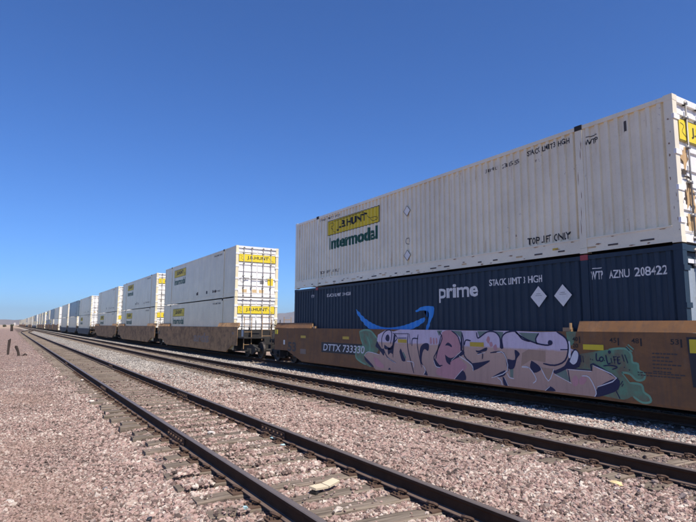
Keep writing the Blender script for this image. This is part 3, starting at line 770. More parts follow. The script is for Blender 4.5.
def ladder(root, x, y, z0, z1, wd, m, along='y'):
    mb = MB(); q = wd/2
    P = (lambda d, z: (x, y+d, z)) if along == 'y' else (lambda d, z: (x+d, y, z))
    for d in (-q, q): mb.tube([P(d, z0), P(d, z1)], .022, 6)
    n = int((z1-z0)/.33)
    for k in range(1, n+1): mb.tube([P(-q, z0+k*.33-.1), P(q, z0+k*.33-.1)], .014, 6)
    return mb.build('ladder', m, root)
def handrail(root, pts, m, r=.018):
    return MB().tube(pts, r, 6).build('handrail', m, root)
def coupler(root, y, d):
    mb = MB().box(-.08, .08, min(y, y+d*.75), max(y, y+d*.75), .80, .96)
    mb.prism([(-.17, y+d*.70), (.14, y+d*.70), (.19, y+d*.98), (.06, y+d*1.04), (.02, y+d*.9), (-.08, y+d*.9), (-.2, y+d*1.02)], 'z', .74, 1.02)
    o = mb.build('coupler', mat['grime'], root)
    MB().tube([(.32, y, .82), (.34, y+d*.4, .62), (.28, y+d*.8, .42), (.18, y+d*1.05, .40)], .025, 7).build('air_hose', mat['blackpt'], root)
    return o
def well_core(root, hb, top, m, deck, cap_len, cap=True, capm=None, near_cut=None, seams=False):
    for s in (-1, 1):
        side_panel(root, s, hb, top, m, near_cut)
        if seams:
            for k in range(9): MB().box(s*(SIDE+.0014), s*(SIDE-.001), -7.9+k*1.95-.005, -7.9+k*1.95+.005, .27, top-.02).build('weld_seam', m, root)
        if cap:
            for e in (-1, 1): end_cap(root, s, e*(hb-cap_len), e*(hb-.02), top, capm or m)
    for e in (-1, 1):
        MB().prism([(e*(hb-.55), .30), (e*(hb-.50), 1.46), (e*(hb-.44), 1.46), (e*(hb-.49), .30)], 'x', -SIDE+.025, SIDE-.025).build('bulkhead', mat['grime'], root)  # dark colour stands in for shade between the cars; the plate is sunlit
        pl = MB().box(-SIDE+.025, SIDE-.025, min(e*(hb-.44), e*(hb+deck)), max(e*(hb-.44), e*(hb+deck)), 1.0, 1.06)
        pl.box(-.28, .28, min(e*(hb-.44), e*(hb+deck)), max(e*(hb-.44), e*(hb+deck)), .68, .995)
        pl.build('end_platform', mat['grime'], root)
    for k in range(9):
        y = -7.0+k*1.75; MB().box(-SIDE+.03, SIDE-.03, y-.09, y+.09, .22, .325).build('cross_member', mat['grime'], root)
    return root

# near car: plain brown single well with graffiti
YC1 = 13.40
car1 = thing('well_car', (CX, YC1, 0), 'brown well car with pastel graffiti and white number, carrying the navy container', 'well car')
HB1 = 9.55
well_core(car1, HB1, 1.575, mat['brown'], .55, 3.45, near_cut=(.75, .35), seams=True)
truck(car1, -9.75); truck(car1, 9.75)
coupler(car1, 10.1, .95); coupler(car1, -10.1, -.95)
XS = CX-SIDE
V = lambda y: -(y-YC1)
def car_place(off): return lambda u, z: (-SIDE-off, -u, z)
def cp(name, m, polys, off=.003, parent=None): return flat_faces(name, mat[m], parent or car1, polys, car_place(off))
def pix(pts, ox, oy, sc):
    o = []
    for a, b in pts:
        y, z = on_x(ox+a/sc, oy+b/sc, XS); o.append((V(y), max(.243, min(z, 1.572))))
    return o
R6 = (350, 310, 6.96); R7 = (430, 320, 6.96); R8 = (510, 325, 5.354); R9 = (570, 325, 5.524)
def spray(name, col, soft=.1):
    t = NT(name); g = t.geo(); n = t.noise(g, 3.5, 5); f = t.noise(g, 40, 3)
    c = t.mix(t.math('MULTIPLY', f, .3), t.mix(n, C(col, .82), C(col, 1.15)), C(col, .7))
    c = t.mix(t.math('MULTIPLY', t.ramp(t.noise(t.geo((4, 4, .5)), 1.8, 6, .7), [(.48, 0.), (.70, 1.)]), .30), c, C(col, .55))
    if soft > .2: c = t.mix(t.ramp(t.noise(g, 2.6, 5), [(.42, 0.), (.62, soft)]), c, (.20,.125,.075))
    return t.fin(c, .6)
def two_tone():
    t = NT('graffiti_fill'); g = t.n('ShaderNodeNewGeometry'); sp = t.n('ShaderNodeSeparateXYZ'); t.l(g.outputs['Position'], sp.inputs[0])
    z = t.math('ADD', sp.outputs[2], t.math('MULTIPLY', t.math('SUBTRACT', t.noise(g.outputs['Position'], 2.2, 4), .5), .10))
    f = t.math('DIVIDE', t.math('SUBTRACT', z, 1.13), .05, True)
    lo = t.mix(t.math('DIVIDE', t.math('SUBTRACT', z, .3), .7, True), (.52,.33,.26), (.66,.43,.32))
    hi = t.mix(t.noise(g.outputs['Position'], 9, 4), (.68,.56,.66), (.80,.68,.76))
    c = t.mix(f, lo, hi); st = t.noise(t.geo((4, 4, .5)), 1.8, 6, .7)
    c = t.mix(t.math('MULTIPLY', t.ramp(st, [(.48, 0.), (.70, 1.)]), .22), c, (.22,.14,.10)); c = t.mix(t.math('MULTIPLY', t.ramp(t.noise(g.outputs['Position'], 22, 5, .75), [(.56, 0.), (.70, 1.)]), .28), c, (.25,.17,.13))
    return t.fin(c, .6)
mat['g_fill'] = two_tone()
mat['g_pink'] = spray('graffiti_pink', (.66,.32,.33)); mat['g_navy'] = spray('graffiti_navy', (.016,.018,.070))
mat['g_green'] = spray('graffiti_green', (.15,.32,.19), .8); mat['g_olive'] = spray('graffiti_olive', (.20,.27,.215)); mat['g_white'] = spray('graffiti_white', (.86,.83,.84))
mat['g_tan'] = spray('graffiti_tan', (.50,.32,.22))
def G(name, m, reg, lists, off, close=True):
    return cp(name, m, [poly(pix(smooth_line(l+[l[0]], 3)[:-1] if close else l, *reg)) for l in lists], off)
def S(name, m, items, off, wd):
    out = []
    for reg, l in items:
        out.append(ribbon(pix(smooth_line(l, 3), *reg), wd))
    return cp(name, m, out, off)
# green clouds behind the piece
G('graffiti_cloud', 'g_green', R6, [[(66,150),(110,138),(150,150),(190,200),(200,270),(170,330),(150,395),(110,380),(60,350),(40,320),(50,260),(90,250),(75,200)]], .0020)
G('graffiti_cloud', 'g_green', R9, [[(55,160),(120,150),(215,135),(300,130),(338,160),(345,205),(375,215),(380,250),(412,270),(408,300),(370,305),(330,270),(285,262),(330,320),(395,330),(408,370),(440,395),(445,425),(400,428),(350,395),(300,412),(200,395),(100,370),(40,300),(40,200)]], .0020)
G('graffiti_cloud', 'g_green', R8, [[(300,38),(350,30),(350,60),(335,110),(310,90)]], .0021)
mat['g_mint'] = spray('graffiti_mint', (.21,.43,.27))
S('graffiti_rim', 'g_mint', [(R9, [(215,135),(300,130),(338,160),(345,205),(375,215),(380,250),(412,270),(408,300),(370,305),(330,270),(285,262)]), (R9, [(330,320),(395,330),(408,370),(440,395),(445,425),(400,428),(350,395)]), (R9, [(285,262),(330,320)]), (R9, [(310,118),(345,148)]), (R9, [(320,108),(352,135)])], .0026, .042)
S('graffiti_rim', 'g_mint', [(R6, [(66,150),(110,138),(150,150),(190,200)]), (R6, [(75,200),(90,250),(50,260),(40,320),(60,350),(110,380)]), (R6, [(66,150),(75,200)]), (R6, [(120,190),(140,250),(130,330)])], .0026, .055)
# the lettering fill, one band from the first letter to the arrow
topP = [(195,172),(215,160),(245,142),(275,137),(300,150),(350,133),(696,133)]
fillA = pix([(100,318),(128,292),(205,310),(218,262),(188,218)]+topP, *R6)
fillA += pix([(260,74),(400,74),(590,74)], *R7)
fillA += pix([(150,38),(250,36),(300,75),(312,120),(345,135),(368,160),(362,200),(310,232),(440,245),(445,215),(575,285),(470,330),(455,385)], *R8)
fillA += pix([(300,420),(150,420)], *R8) + pix([(450,520),(250,500),(100,480)], *R7) + pix([(270,440),(180,420)], *R6)
cp('graffiti_fill', 'g_fill', [poly(fillA)], .0030)
# olive gaps between letters
G('graffiti_gap', 'g_olive', R7, [[(48,74),(86,74),(64,112)], [(150,74),(220,78),(223,168),(208,118),(180,90)], [(330,78),(402,78),(345,122)], [(455,78),(512,84),(498,132),(490,190),(482,112)], [(556,332),(582,338),(580,402),(560,396)]], .0040, False)
G('graffiti_gap', 'g_olive', R8, [[(45,40),(155,44),(140,70),(146,102),(92,82)], [(245,262),(300,236),(322,305)]], .0040, False)
G('graffiti_gap', 'g_olive', R6, [[(372,290),(392,330),(380,350),(362,300)]], .0040, False)
# pink letter
G('graffiti_letter', 'g_pink', R7, [[(85,85),(115,72),(150,75),(185,110),(215,175),(222,215),(185,245),(255,315),(240,350),(175,410),(60,385),(45,350),(70,325),(50,290),(48,240),(70,180)]], .0045)
# navy depth
G('graffiti_shadow', 'g_navy', R6, [[(485,290),(495,250),(525,230),(550,240),(545,285),(520,272),(505,300),(500,355),(510,385),(490,360)], [(516,448),(526,415),(542,455)],
  [(290,270),(300,215),(306,172),(318,180),(306,260),(300,305),(282,298),(268,312),(264,268)], [(345,290),(354,268),(370,310),(388,352),(362,352)], [(190,215),(215,262),(240,278),(236,318),(215,292),(195,268),(178,250)],
  [(100,320),(155,378),(166,398),(146,390),(108,350)], [(252,178),(266,170),(276,190),(272,215),(256,216),(247,200)], [(240,240),(275,262),(300,240),(296,270),(262,275),(240,268)], [(265,415),(275,402),(285,415)]], .0055)
G('graffiti_shadow', 'g_navy', R7, [[(105,178),(125,156),(150,174),(152,190),(128,178)], [(105,240),(145,265),(205,235),(224,205),(238,238),(150,285),(142,312),(115,290)], [(34,265),(50,292),(75,325),(50,330),(28,298)],
  [(318,210),(345,212),(395,190),(395,214),(360,222),(328,226)], [(298,300),(360,292),(416,281),(398,302),(304,352)], [(173,412),(230,350),(252,417)], [(540,270),(592,276),(590,208),(626,235),(605,270),(586,336),(545,336)],
  [(435,395),(520,350),(526,380),(500,396),(470,396)], [(505,395),(522,405),(545,457),(515,452)], [(496,130),(490,195),(512,195),(502,150)], [(222,85),(228,190),(216,220),(212,180)]], .0055)
G('graffiti_shadow', 'g_navy', R8, [[(245,242),(290,220),(308,190),(345,128),(376,165),(371,225),(312,232),(300,238),(246,262),(232,246)], [(455,386),(475,330),(576,285),(581,345),(500,379)], [(190,352),(215,328),(246,354)], [(115,190),(152,214),(166,240),(130,256),(108,225)]], .0055)
G('graffiti_highlight', 'g_white', R8, [[(320,196),(345,138),(366,152),(360,195),(340,212)], [(308,92),(322,90),(326,170),(314,168)]], .0065)
G('graffiti_accent', 'g_tan', R8, [[(165,226),(235,236),(208,298)], [(100,130),(190,140),(190,200),(115,186),(60,220),(66,150)]], .0060, False)
G('graffiti_accent', 'g_pink', R8, [[(332,290),(350,268),(366,290),(364,320),(342,328)], [(370,290),(388,275),(412,290),(395,318),(374,316)]], .0062)
G('graffiti_accent', 'g_pink', R7, [[(392,140),(405,112),(418,130),(408,165)], [(412,160),(430,152),(438,180),(420,185)], [(440,185),(460,168),(468,205),(450,212)], [(0,125),(10,120),(14,160),(2,165)], [(20,128),(30,125),(34,165),(22,165)], [(40,125),(50,128),(52,160),(42,164)]], .0062)
G('graffiti_accent', 'g_pink', R6, [[(165,335),(180,330),(235,385),(225,405),(180,385)]], .0062)
# navy outlines, then white keylines
S('graffiti_outline', 'g_navy', [(R6, [(405,165),(402,255),(420,340),(446,440)]), (R6, [(300,160),(330,195),(302,240),(300,330)]), (R6, [(415,165),(420,240)]), (R6, [(432,250),(436,200),(475,200)]), (R6, [(620,150),(642,200),(600,300),(585,335),(605,385),(645,385)]),
  (R6, [(225,262),(222,200),(240,155),(275,138),(292,165),(282,235)]), (R6, [(232,265),(262,330),(320,368)]), (R6, [(475,170),(470,250),(500,400)]), (R6, [(335,195),(395,195)]), (R6, [(310,165),(410,165)]),
  (R7, [(80,100),(50,230),(42,270)]), (R7, [(150,75),(195,115),(222,205)]), (R7, [(222,85),(235,150),(240,250),(300,310),(305,352)]), (R7, [(240,175),(250,140),(285,145)]), (R7, [(325,85),(330,120),(345,122),(400,82),(455,85),(490,130),(490,195)]),
  (R7, [(330,235),(365,230),(365,272)]), (R7, [(420,228),(515,230),(545,355)]), (R7, [(510,195),(500,130),(520,95),(560,80),(600,82),(640,130),(696,150)]),
  (R8, [(30,40),(85,75),(150,100),(205,108),(222,96)]), (R8, [(155,44),(138,75),(146,104)]), (R8, [(250,36),(300,72),(313,125),(296,190),(240,216),(178,206)]), (R8, [(270,132),(315,132)]), (R8, [(310,232),(322,305)]), (R8, [(440,245),(445,208),(580,288)]), (R8, [(565,345),(590,395)]), (R8, [(310,232),(440,243)])], .0070, .036)
S('graffiti_keyline', 'g_white', [(R6, [(100,318),(128,291),(206,311)]), (R6, [(262,333),(320,370)]), (R6, [(395,356),(442,364),(444,400)]), (R6, [(510,386),(526,418),(514,448)]), (R6, [(585,352),(600,392),(630,400)]),
  (R7, [(222,215),(150,282)]), (R7, [(205,250),(290,310),(302,356)]), (R7, [(170,412),(232,340)]), (R7, [(330,240),(385,226)]), (R7, [(465,226),(516,233),(540,352),(430,402)]), (R7, [(470,400),(495,420),(506,456)]), (R7, [(520,400),(546,458)]), (R7, [(540,370),(555,400),(587,408)]), (R7, [(640,328),(692,334)]),
  (R8, [(65,222),(105,230),(142,290),(124,312)]), (R8, [(165,226),(207,300),(236,236)]), (R8, [(240,264),(330,312)]), (R8, [(310,238),(438,248)]), (R8, [(385,273),(425,280),(462,355),(455,384)]), (R8, [(447,218),(572,284),(468,332)]), (R8, [(190,354),(214,330)])], .0085, .021)
G('graffiti_dot', 'g_navy', R8, [[(203,95),(207,84),(216,81),(226,86),(229,96),(224,106),(214,109),(206,104)]], .0090)
# the tag beside the arrow
S('graffiti_tag', 'g_navy', [(R8, [(430,180),(434,186)]), (R8, [(441,183),(446,190)]), (R8, [(463,150),(462,170),(466,190),(481,189)]), (R8, [(492,170),(481,178),(484,193),(496,192),(500,178),(490,170)]), (R8, [(505,188),(509,192)]), (R8, [(513,160),(520,192),(527,208),(540,203)]), (R8, [(541,176),(547,206)]),
  (R8, [(556,168),(562,207)]), (R8, [(552,172),(572,168)]), (R8, [(556,187),(570,186)]), (R8, [(576,172),(580,207),(594,203)]), (R8, [(576,173),(590,170)]), (R8, [(578,188),(590,187)]), (R8, [(600,158),(612,196)]), (R8, [(615,158),(632,205)]), (R8, [(612,224),(616,230)]), (R8, [(638,238),(643,244)]),
  (R8, [(500,219),(540,216),(576,226),(548,238)]), (R8, [(527,145),(532,139),(538,144),(534,151),(527,146)]), (R8, [(622,118),(640,138)]), (R8, [(380,160),(382,200)]), (R8, [(390,165),(394,200)]), (R8, [(592,320),(605,300)]), (R8, [(600,330),(608,315)])], .0090, .026)
# number panel, stencils, reflectors
def rp(px0, py0, px1, py1):
    (a, b), (c, d) = on_x(px0, py0, XS), on_x(px1, py1, XS); return V(a), V(c), min(b, d), max(b, d)
y0_, y1_ = 18.40, 15.55
cp('number_panel', 'blackpt', [rect(V(18.55), V(15.35), .665, 1.05)], .0015)
cp('lettering', 'whiteink', [txt('DTTX 733330', V(y0_), V(y1_), .73, .99, .012, .05)], .003)
cp('lettering', 'inkf', [txt('53', V(21.55), V(20.75), .58, .98, .03)], .002)
for (yy, zz) in ((20.1, 1.22), (16.75, 1.245)): cp('reflector', 'yellowr', [rect(V(yy+.22), V(yy-.22), zz-.05, zz+.05)], .004)
cp('reflector', 'yellow', [rect(V(7.17), V(6.70), 1.20, 1.31)], .0095)
for a, b, c_, d_ in ((398, 339, 407, 343), (470, 342, 484, 347)):
    q = rp(a, b, c_, d_); cp('reflector', 'yellowr', [rect(*q)], .0095)
cp('label_plate', 'ghost', [rect(V(20.35), V(19.85), .52, .72)], .002)
cp('label_plate', 'greyink', [rect(V(22.0), V(21.85), .85, 1.05)], .002)
for s_, yy in (('45', 6.47), ('48', 6.01), ('53', 5.27)):
    cp('lettering', 'ink', [txt(s_, V(yy+.10), V(yy-.05), 1.36, 1.46, .012), rect(V(yy-.075), V(yy-.105), 1.31, 1.46)], .003)
cp('lettering', 'ink', [txt('40', V(7.42), V(7.29), 1.37, 1.46, .012), txt('20', V(7.42), V(7.29), 1.23, 1.32, .012), rect(V(7.26), V(7.235), 1.33, 1.47)], .0095)
for k in range(6):
    u = V(5.72); L = random.uniform(.28, .52); pieces = []
    while L > 0:
        w_ = random.uniform(.03, .08); pieces.append(rect(u, u+w_, 1.17-k*.067, 1.195-k*.067)); u += w_+.015; L -= w_+.015
    cp('stencil_line', 'inkf', pieces, .0034)
for k in range(2):
    u = V(6.02); L = .8; pieces = []
    while L > 0:
        w_ = random.uniform(.03, .09); pieces.append(rect(u, u+w_, .80-k*.05, .822-k*.05)); u += w_+.015; L -= w_+.015
    cp('stencil_line', 'inkf', pieces, .0034)
# dark end panel with yellow placard, latches, grab irons, ladders
MB().prism([(5.08-YC1, 1.50), (5.02-YC1, .62), (3.92-YC1, .62), (3.92-YC1, 1.50)], 'x', -SIDE-.018, -SIDE-.002).build('end_panel', mat['black'], car1)
MB().box(-SIDE-.026, -SIDE-.019, 4.55-YC1, 5.03-YC1, 1.22, 1.46).build('placard', mat['yellow'], car1)
for e in (-1, 1):
    for s in (-1, 1):
        lt = MB().box(s*(SIDE-.02), s*(SIDE-.13), e*(HB1-3.72)-.10, e*(HB1-3.72)+.10, 1.577, 1.66)
        lt.tube([(s*(SIDE-.02), e*(HB1-3.62), 1.62), (s*(SIDE-.02), e*(HB1-3.62), 1.76)], .03, 6); lt.build('cap_latch', mat['bar'], car1)
MB().box(-SIDE-.014, -SIDE-.002, HB1-.34, HB1-.06, 1.30, 1.50).build('placard', mat['yellow'], car1)
for e in (-1, 1):
    for s in (-1, 1):
        ladder(car1, s*(SIDE-.28), e*(HB1+.50), .45, 1.95, .42, mat['bar'], 'x')
        handrail(car1, [(s*(SIDE-.05), e*(HB1-.1), 1.62), (s*(SIDE-.05), e*(HB1+.25), 1.75), (s*(SIDE-.05), e*(HB1+.52), 1.70), (s*(SIDE-.05), e*(HB1+.52), 1.02)], mat['grime'])
    MB().box(-SIDE+.05, -SIDE+.35, min(e*HB1, e*(HB1+.5)), max(e*HB1, e*(HB1+.5)), .34, .37).build('foot_step', mat['grime'], car1)


# ---- articulated cars behind
def art_unit(y, m, label, group, first=False, last=False, top=1.60, capm=None, wheels=True, letters=None):
    root = thing('well_car', (CX, y, 0), label, 'well car', group)
    hb = 9.05
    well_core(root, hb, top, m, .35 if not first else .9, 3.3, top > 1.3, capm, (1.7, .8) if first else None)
    if first:
        truck(root, -9.85, wheels); coupler(root, -10.2, -1.15)
        ladder(root, -SIDE+.30, -hb-.72, .45, 2.15, .42, mat['bar'], 'x'); ladder(root, SIDE-.30, -hb-.72, .45, 2.15, .42, mat['bar'], 'x')
        ladder(root, -.15, -hb-.86, .9, 2.35, .5, mat['bar'], 'x')
        handrail(root, [(-SIDE+.04, -hb, 1.62), (-SIDE+.04, -hb-.85, 1.62), (-SIDE+.04, -hb-.85, .98)], mat['grime'])
        handrail(root, [(-SIDE+.04, -hb-.85, 1.6), (SIDE-.04, -hb-.85, 1.6)], mat['grime'])
        MB().box(-SIDE+.02, -SIDE+.05, -hb-.80, -hb-.55, 1.1, 1.45).build('brake_box', mat['silver'], root)
        for xx in (-1.0, -.62, .55, .95): handrail(root, [(xx, -hb-.5, .95), (xx, -hb-.5, 1.95 if abs(xx) < .8 else 1.62)], mat['grime'], .022)
        bw = MB().lathe_x([(-.02,.20),(-.02,.24),(.02,.24),(.02,.20)], .75, -hb-.7, 1.55, 16); bw.tube([(.75, -hb-.93, 1.55), (.75, -hb-.47, 1.55)], .014, 5); bw.build('brake_wheel', mat['grime'], root)
        MB().box(-.95, -.45, -hb-.60, -hb-.30, 1.07, 1.40).build('equipment_box', mat['grime'], root)
        MB().box(.25, .62, -hb-.75, -hb-.35, 1.07, 1.34).build('equipment_box', mat['black'], root)
        MB().box(-SIDE+.04, -SIDE+.34, -hb-.8, -hb-.35, .34, .37).build('foot_step', mat['grime'], root)
    truck(root, hb+.58, wheels)
    if last: truck(root, hb+.9, False) if False else coupler(root, hb+1.0, 1.15)
    ladder(root, -SIDE+.22, hb+.30, 1.0, 2.0, .36, mat['bar'], 'x')
    MB().box(-SIDE-.012, -SIDE-.002, -hb+.5, -hb+.78, 1.18, 1.32).build('label_plate', mat['ghost'], root)
    MB().box(-SIDE-.012, -SIDE-.002, hb-.6, hb-.32, .95, 1.2).build('label_plate', mat['blackpt'], root)
    if letters:
        flat_faces('lettering', mat['ghost'], root, [txt(letters, 1.0, 4.2, .62, 1.22, .03)], lambda u, z: (-SIDE-.003, -u, z))
    return root
P3 = 19.3
groups = []; y = 28.73+HL
ends = []
gidx = 0; ordn = ['second','third','fourth','fifth','sixth','seventh','eighth','ninth','tenth','eleventh','twelfth','thirteenth']
units = []
while y < 760:
    for k in range(3): units.append((gidx, k, y+k*P3))
    y += 2*P3+24.1; gidx += 1
DET = 6           # units built with every part
rr = random.Random(5)
# simplified far meshes (one mesh each, too small in the picture for parts)
def far_container_mesh(m, sign):
    mb = MB(); z0, z1 = .1, HH-.06
    ys = COR_S.y
    for s in (-1, 1):
        vs = []; fs = []
        for yy, q in zip(ys, COR_S.q): vs += [(s*(HW-q), yy, .2), (s*(HW-q), yy, HH-.1)]
        for i in range(len(ys)-1): fs.append((2*i, 2*i+2, 2*i+3, 2*i+1))
        mb.add(vs, fs, 0)
        mb.box(s*(HW-.07), s*(HW+.004), -HL+.1, HL-.1, HH-.1, HH-.02, 0); mb.box(s*(HW-.07), s*(HW+.004), -HL+.1, HL-.1, .02, .2, 0)
        for e in (-HL+.08, -PY, PY, HL-.08): mb.box(s*(HW-.12), s*(HW+.01), e-.08, e+.08, .02, HH, 0)
        mb.box(s*(HW-.12), s*(HW+.016), -PY-.08, -PY+.08, HH-.11, HH+.001, 2)
        mb.box(s*.35-.015, s*.35+.015, -HL-.03, -HL-.012, .05, HH-.05, 2); mb.box(s*.85-.015, s*.85+.015, -HL-.03, -HL-.012, .05, HH-.05, 2)
    mb.box(-HW+.05, HW-.05, -HL+.1, HL-.1, HH-.09, HH-.04, 0); mb.box(-HW+.1, HW-.1, HL-.1, HL-.04, .05, HH-.05, 0)
    mb.box(-HW+.1, HW-.1, -HL-.001, -HL+.1, .03, HH-.03, 1); mb.box(-HW+.1, HW-.1, -HL-.012, -HL, .9, 1.0, 2)
    if sign: mb.box(-1.1, 1.1, -HL-.012, -HL-.002, 2.0, 2.42, 3); mb.box(-HW-.008, -HW+.002, 2.1, 5.2, 1.98, 2.56, 3); mb.box(-HW-.007, -HW+.002, 2.3, 5.1, 1.45, 1.85, 4)
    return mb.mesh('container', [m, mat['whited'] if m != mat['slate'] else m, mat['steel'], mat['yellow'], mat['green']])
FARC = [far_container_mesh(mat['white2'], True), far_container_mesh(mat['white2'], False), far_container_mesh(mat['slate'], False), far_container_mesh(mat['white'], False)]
def far_unit_mesh(m, top):
    mb = MB(); hb = 9.05
    for s in (-1, 1):
        mb.prism([(-hb+2.6,.24),(hb-2.6,.24),(hb-1.35,.6),(hb,.6),(hb,top),(-hb,top),(-hb,.6),(-hb+1.35,.6)], 'x', s*SIDE, s*(SIDE-.05), 0)
        if top > 1.3:
            for e in (-1, 1): mb.box(s*(SIDE-.02), s*(SIDE-.12), min(e*(hb-3.3), e*hb), max(e*(hb-3.3), e*hb), top, top+.22, 0)
        mb.prism([(hb+.58-1.1,.5),(hb+.58-.6,.2),(hb+.58+.6,.2),(hb+.58+1.1,.5),(hb+.58,.75)], 'x', s*.93, s*1.06, 1)
        for e in (-.89, .89): mb.lathe_x([(-.07,.1),(-.07,.42),(.07,.42),(.07,.1)], s*.745, hb+.58+e, .42, 14, 1)
        mb.box(s*(SIDE-.2), s*(SIDE-.24), hb+.28, hb+.32, 1.0, 2.0, 0)
    mb.box(-SIDE+.06, SIDE-.06, -hb-.9, -hb+.3, .9, 1.05, 1); mb.box(-SIDE+.06, SIDE-.06, hb-.3, hb+.9, .9, 1.05, 1)
    mb.box(-.5, .5, -hb, hb, .2, .3, 1)
    return mb.mesh('well_car', [m, mat['grime']])
FARU = {'brown2': far_unit_mesh(mat['brown2'], 1.6), 'black': far_unit_mesh(mat['black'], 1.12)}
for n, (g, k, yy) in enumerate(units):
    black = g == 1
    pos = ordn[n] if n < len(ordn) else None
    far = n >= DET
    if not far:
        lab = ['faded brown well car with ladders at its end, next to the graffiti car', 'faded brown well car under the third stack counted from the graffiti car', 'faded brown well car under the fourth stack counted from the graffiti car',
               'low black well car under the fifth stack counted from the graffiti car', 'low black well car carrying the slate blue upper container', 'low black well car behind the one with the slate blue container'][n]
        art_unit(yy, mat['black' if black else 'brown2'], lab, 'articulated well cars down the train', k == 0, k == 2, 1.12 if black else 1.60, None, n < 4, 'ards' if n == 0 else None)
        up = 'slate' if n == 4 else 'white2'
        if n == 0: la, lb = 'smooth white upper container with yellow door sign, on the stack behind the corrugated pair', 'smooth white lower container with yellow door sign, in the well car with ladders'
        elif n == 4: la, lb = 'slate blue upper container among white ones on the low black well cars', 'white lower container directly under the slate blue container'
        else: la, lb = f'smooth white upper container of the {pos} stack counted from the navy container', f'smooth white lower container of the {pos} stack counted from the navy container'
        sg = n in (0, 1, 4)
        smooth_container((CX, yy, ZB2), la, 'upper containers down the train', up, sg and up != 'slate', n in (0, 1), n, n in (0, 3))
        smooth_container((CX, yy, ZB1), lb, 'lower containers down the train', 'white2', n < 4, n in (0, 1, 2), n+50, False)
    else:
        o = link('well_car', FARU['black' if g in (4, 6) else 'brown2'], None, (CX, yy, 0))
        tag(o, f'small distant well car under the {pos} stack counted from the navy container' if pos else 'tiny far well car near the vanishing end of the train', 'well car', 'articulated well cars down the train' if pos else 'farthest well cars of the train')
        for zz, nm in ((ZB2, 'upper'), (ZB1, 'lower')):
            ci = rr.choice([0, 0, 1, 1, 3]) if rr.random() > .12 else 2
            o = link('container', FARC[ci], None, (CX, yy, zz))
            tag(o, f'distant {nm} container of the {pos} stack counted from the navy container' if pos else f'tiny far {nm} container near the vanishing end of the train', 'container', f'{nm} containers down the train' if pos else f'farthest {nm} containers of the train')

# ------------------------------------------------------------------ trackside things
def stump(pts, r, label, name='wooden_post', m='wood', seed=1):
    r_ = random.Random(seed); mb = MB(); n = 8; rings = []
    for (x, y, z) in pts: rings.append([(x+r*math.cos(2*math.pi*k/n)*r_.uniform(.8, 1.2), y+r*math.sin(2*math.pi*k/n)*r_.uniform(.8, 1.2), z+(r_.uniform(-.06, .06) if z > .4 else 0)) for k in range(n)])
    vs = [q for g in rings for q in g]; fs = [(i*n+k, i*n+(k+1) % n, (i+1)*n+(k+1) % n, (i+1)*n+k) for i in range(len(rings)-1) for k in range(n)]
    fs += [tuple(range(n)), tuple((len(rings)-1)*n+k for k in range(n))]
    mb.add(vs, fs); return mb
mat['oldpost'] = plain('charred_post', (.045,.032,.026), .9, 0, .5, 6)
for (px, py, h, lean, rad, lab) in ((7.8, 354.5, 1.0, (.03, 0), .075, 'tall dark broken wooden post standing in the gravel by the siding'), (19.2, 355.5, .60, (-.20, 0), .085, 'short dark leaning stump beside the taller wooden post'), (11.5, 331.2, 1.5, (0, 0), .35, 'distant dark squat block beside the far siding curve')):
    x, y = on_z(px, py, -.30); z = float(gh(np.array(x), np.array(y)))
    mb = stump([(0, 0, -.15), (lean[0]*.3, 0, h*.35), (lean[0]*.7, 0, h*.7), (lean[0], 0, h)], rad, lab, seed=int(h*100))
    if h == .60: mb.tube([(.12, .05, -.05), (.32, .02, .12), (.42, 0, .02)], .05, 6)
    o = mb.build('wooden_post' if h != 1.5 else 'equipment_block', mat['oldpost'], None, False, (x, y, z)); tag(o, lab, 'post' if h != 1.5 else 'block')

# litter and odd stones
def crumple(name, px, py, size, m, label, cat, z=-.2, seed=0, flat=.5, group=None):
    r = random.Random(seed); x, y = on_z(px, py, z); size = tuple(v*.72 for v in size)
    zz = float(gh(np.array(x), np.array(y)))
    if 1.9 < x < 4.4: zz = max(zz, TIE_TOP)
    bm = bmesh.new(); bmesh.ops.create_icosphere(bm, subdivisions=2, radius=1)
    for v in bm.verts:
        k = r.uniform(.72, 1.15); v.co = Vector((v.co.x*size[0]*k, v.co.y*size[1]*k, v.co.z*size[2]*k))
    me = bpy.data.meshes.new(name); bm.to_mesh(me); bm.free(); me.materials.append(m)
    o = link(name, me, None, (x, y, zz+size[2]*flat), r.uniform(0, 3.1)); tag(o, label, cat, group); return o
mat['paperw'] = plain('white_scrap', (.55,.51,.46), .7, 0, .1); mat['plastb'] = plain('blue_scrap', (.34,.50,.54), .45, 0, .2)
mat['palestone'] = plain('pale_stone', (.55,.49,.42), .9, 0, .2, 20); mat['card'] = plain('cream_board', (.62,.52,.36), .8, 0, .12, 10); mat['cream'] = plain('yellow_stone', (.70,.55,.28), .85, 0, .25, 20)
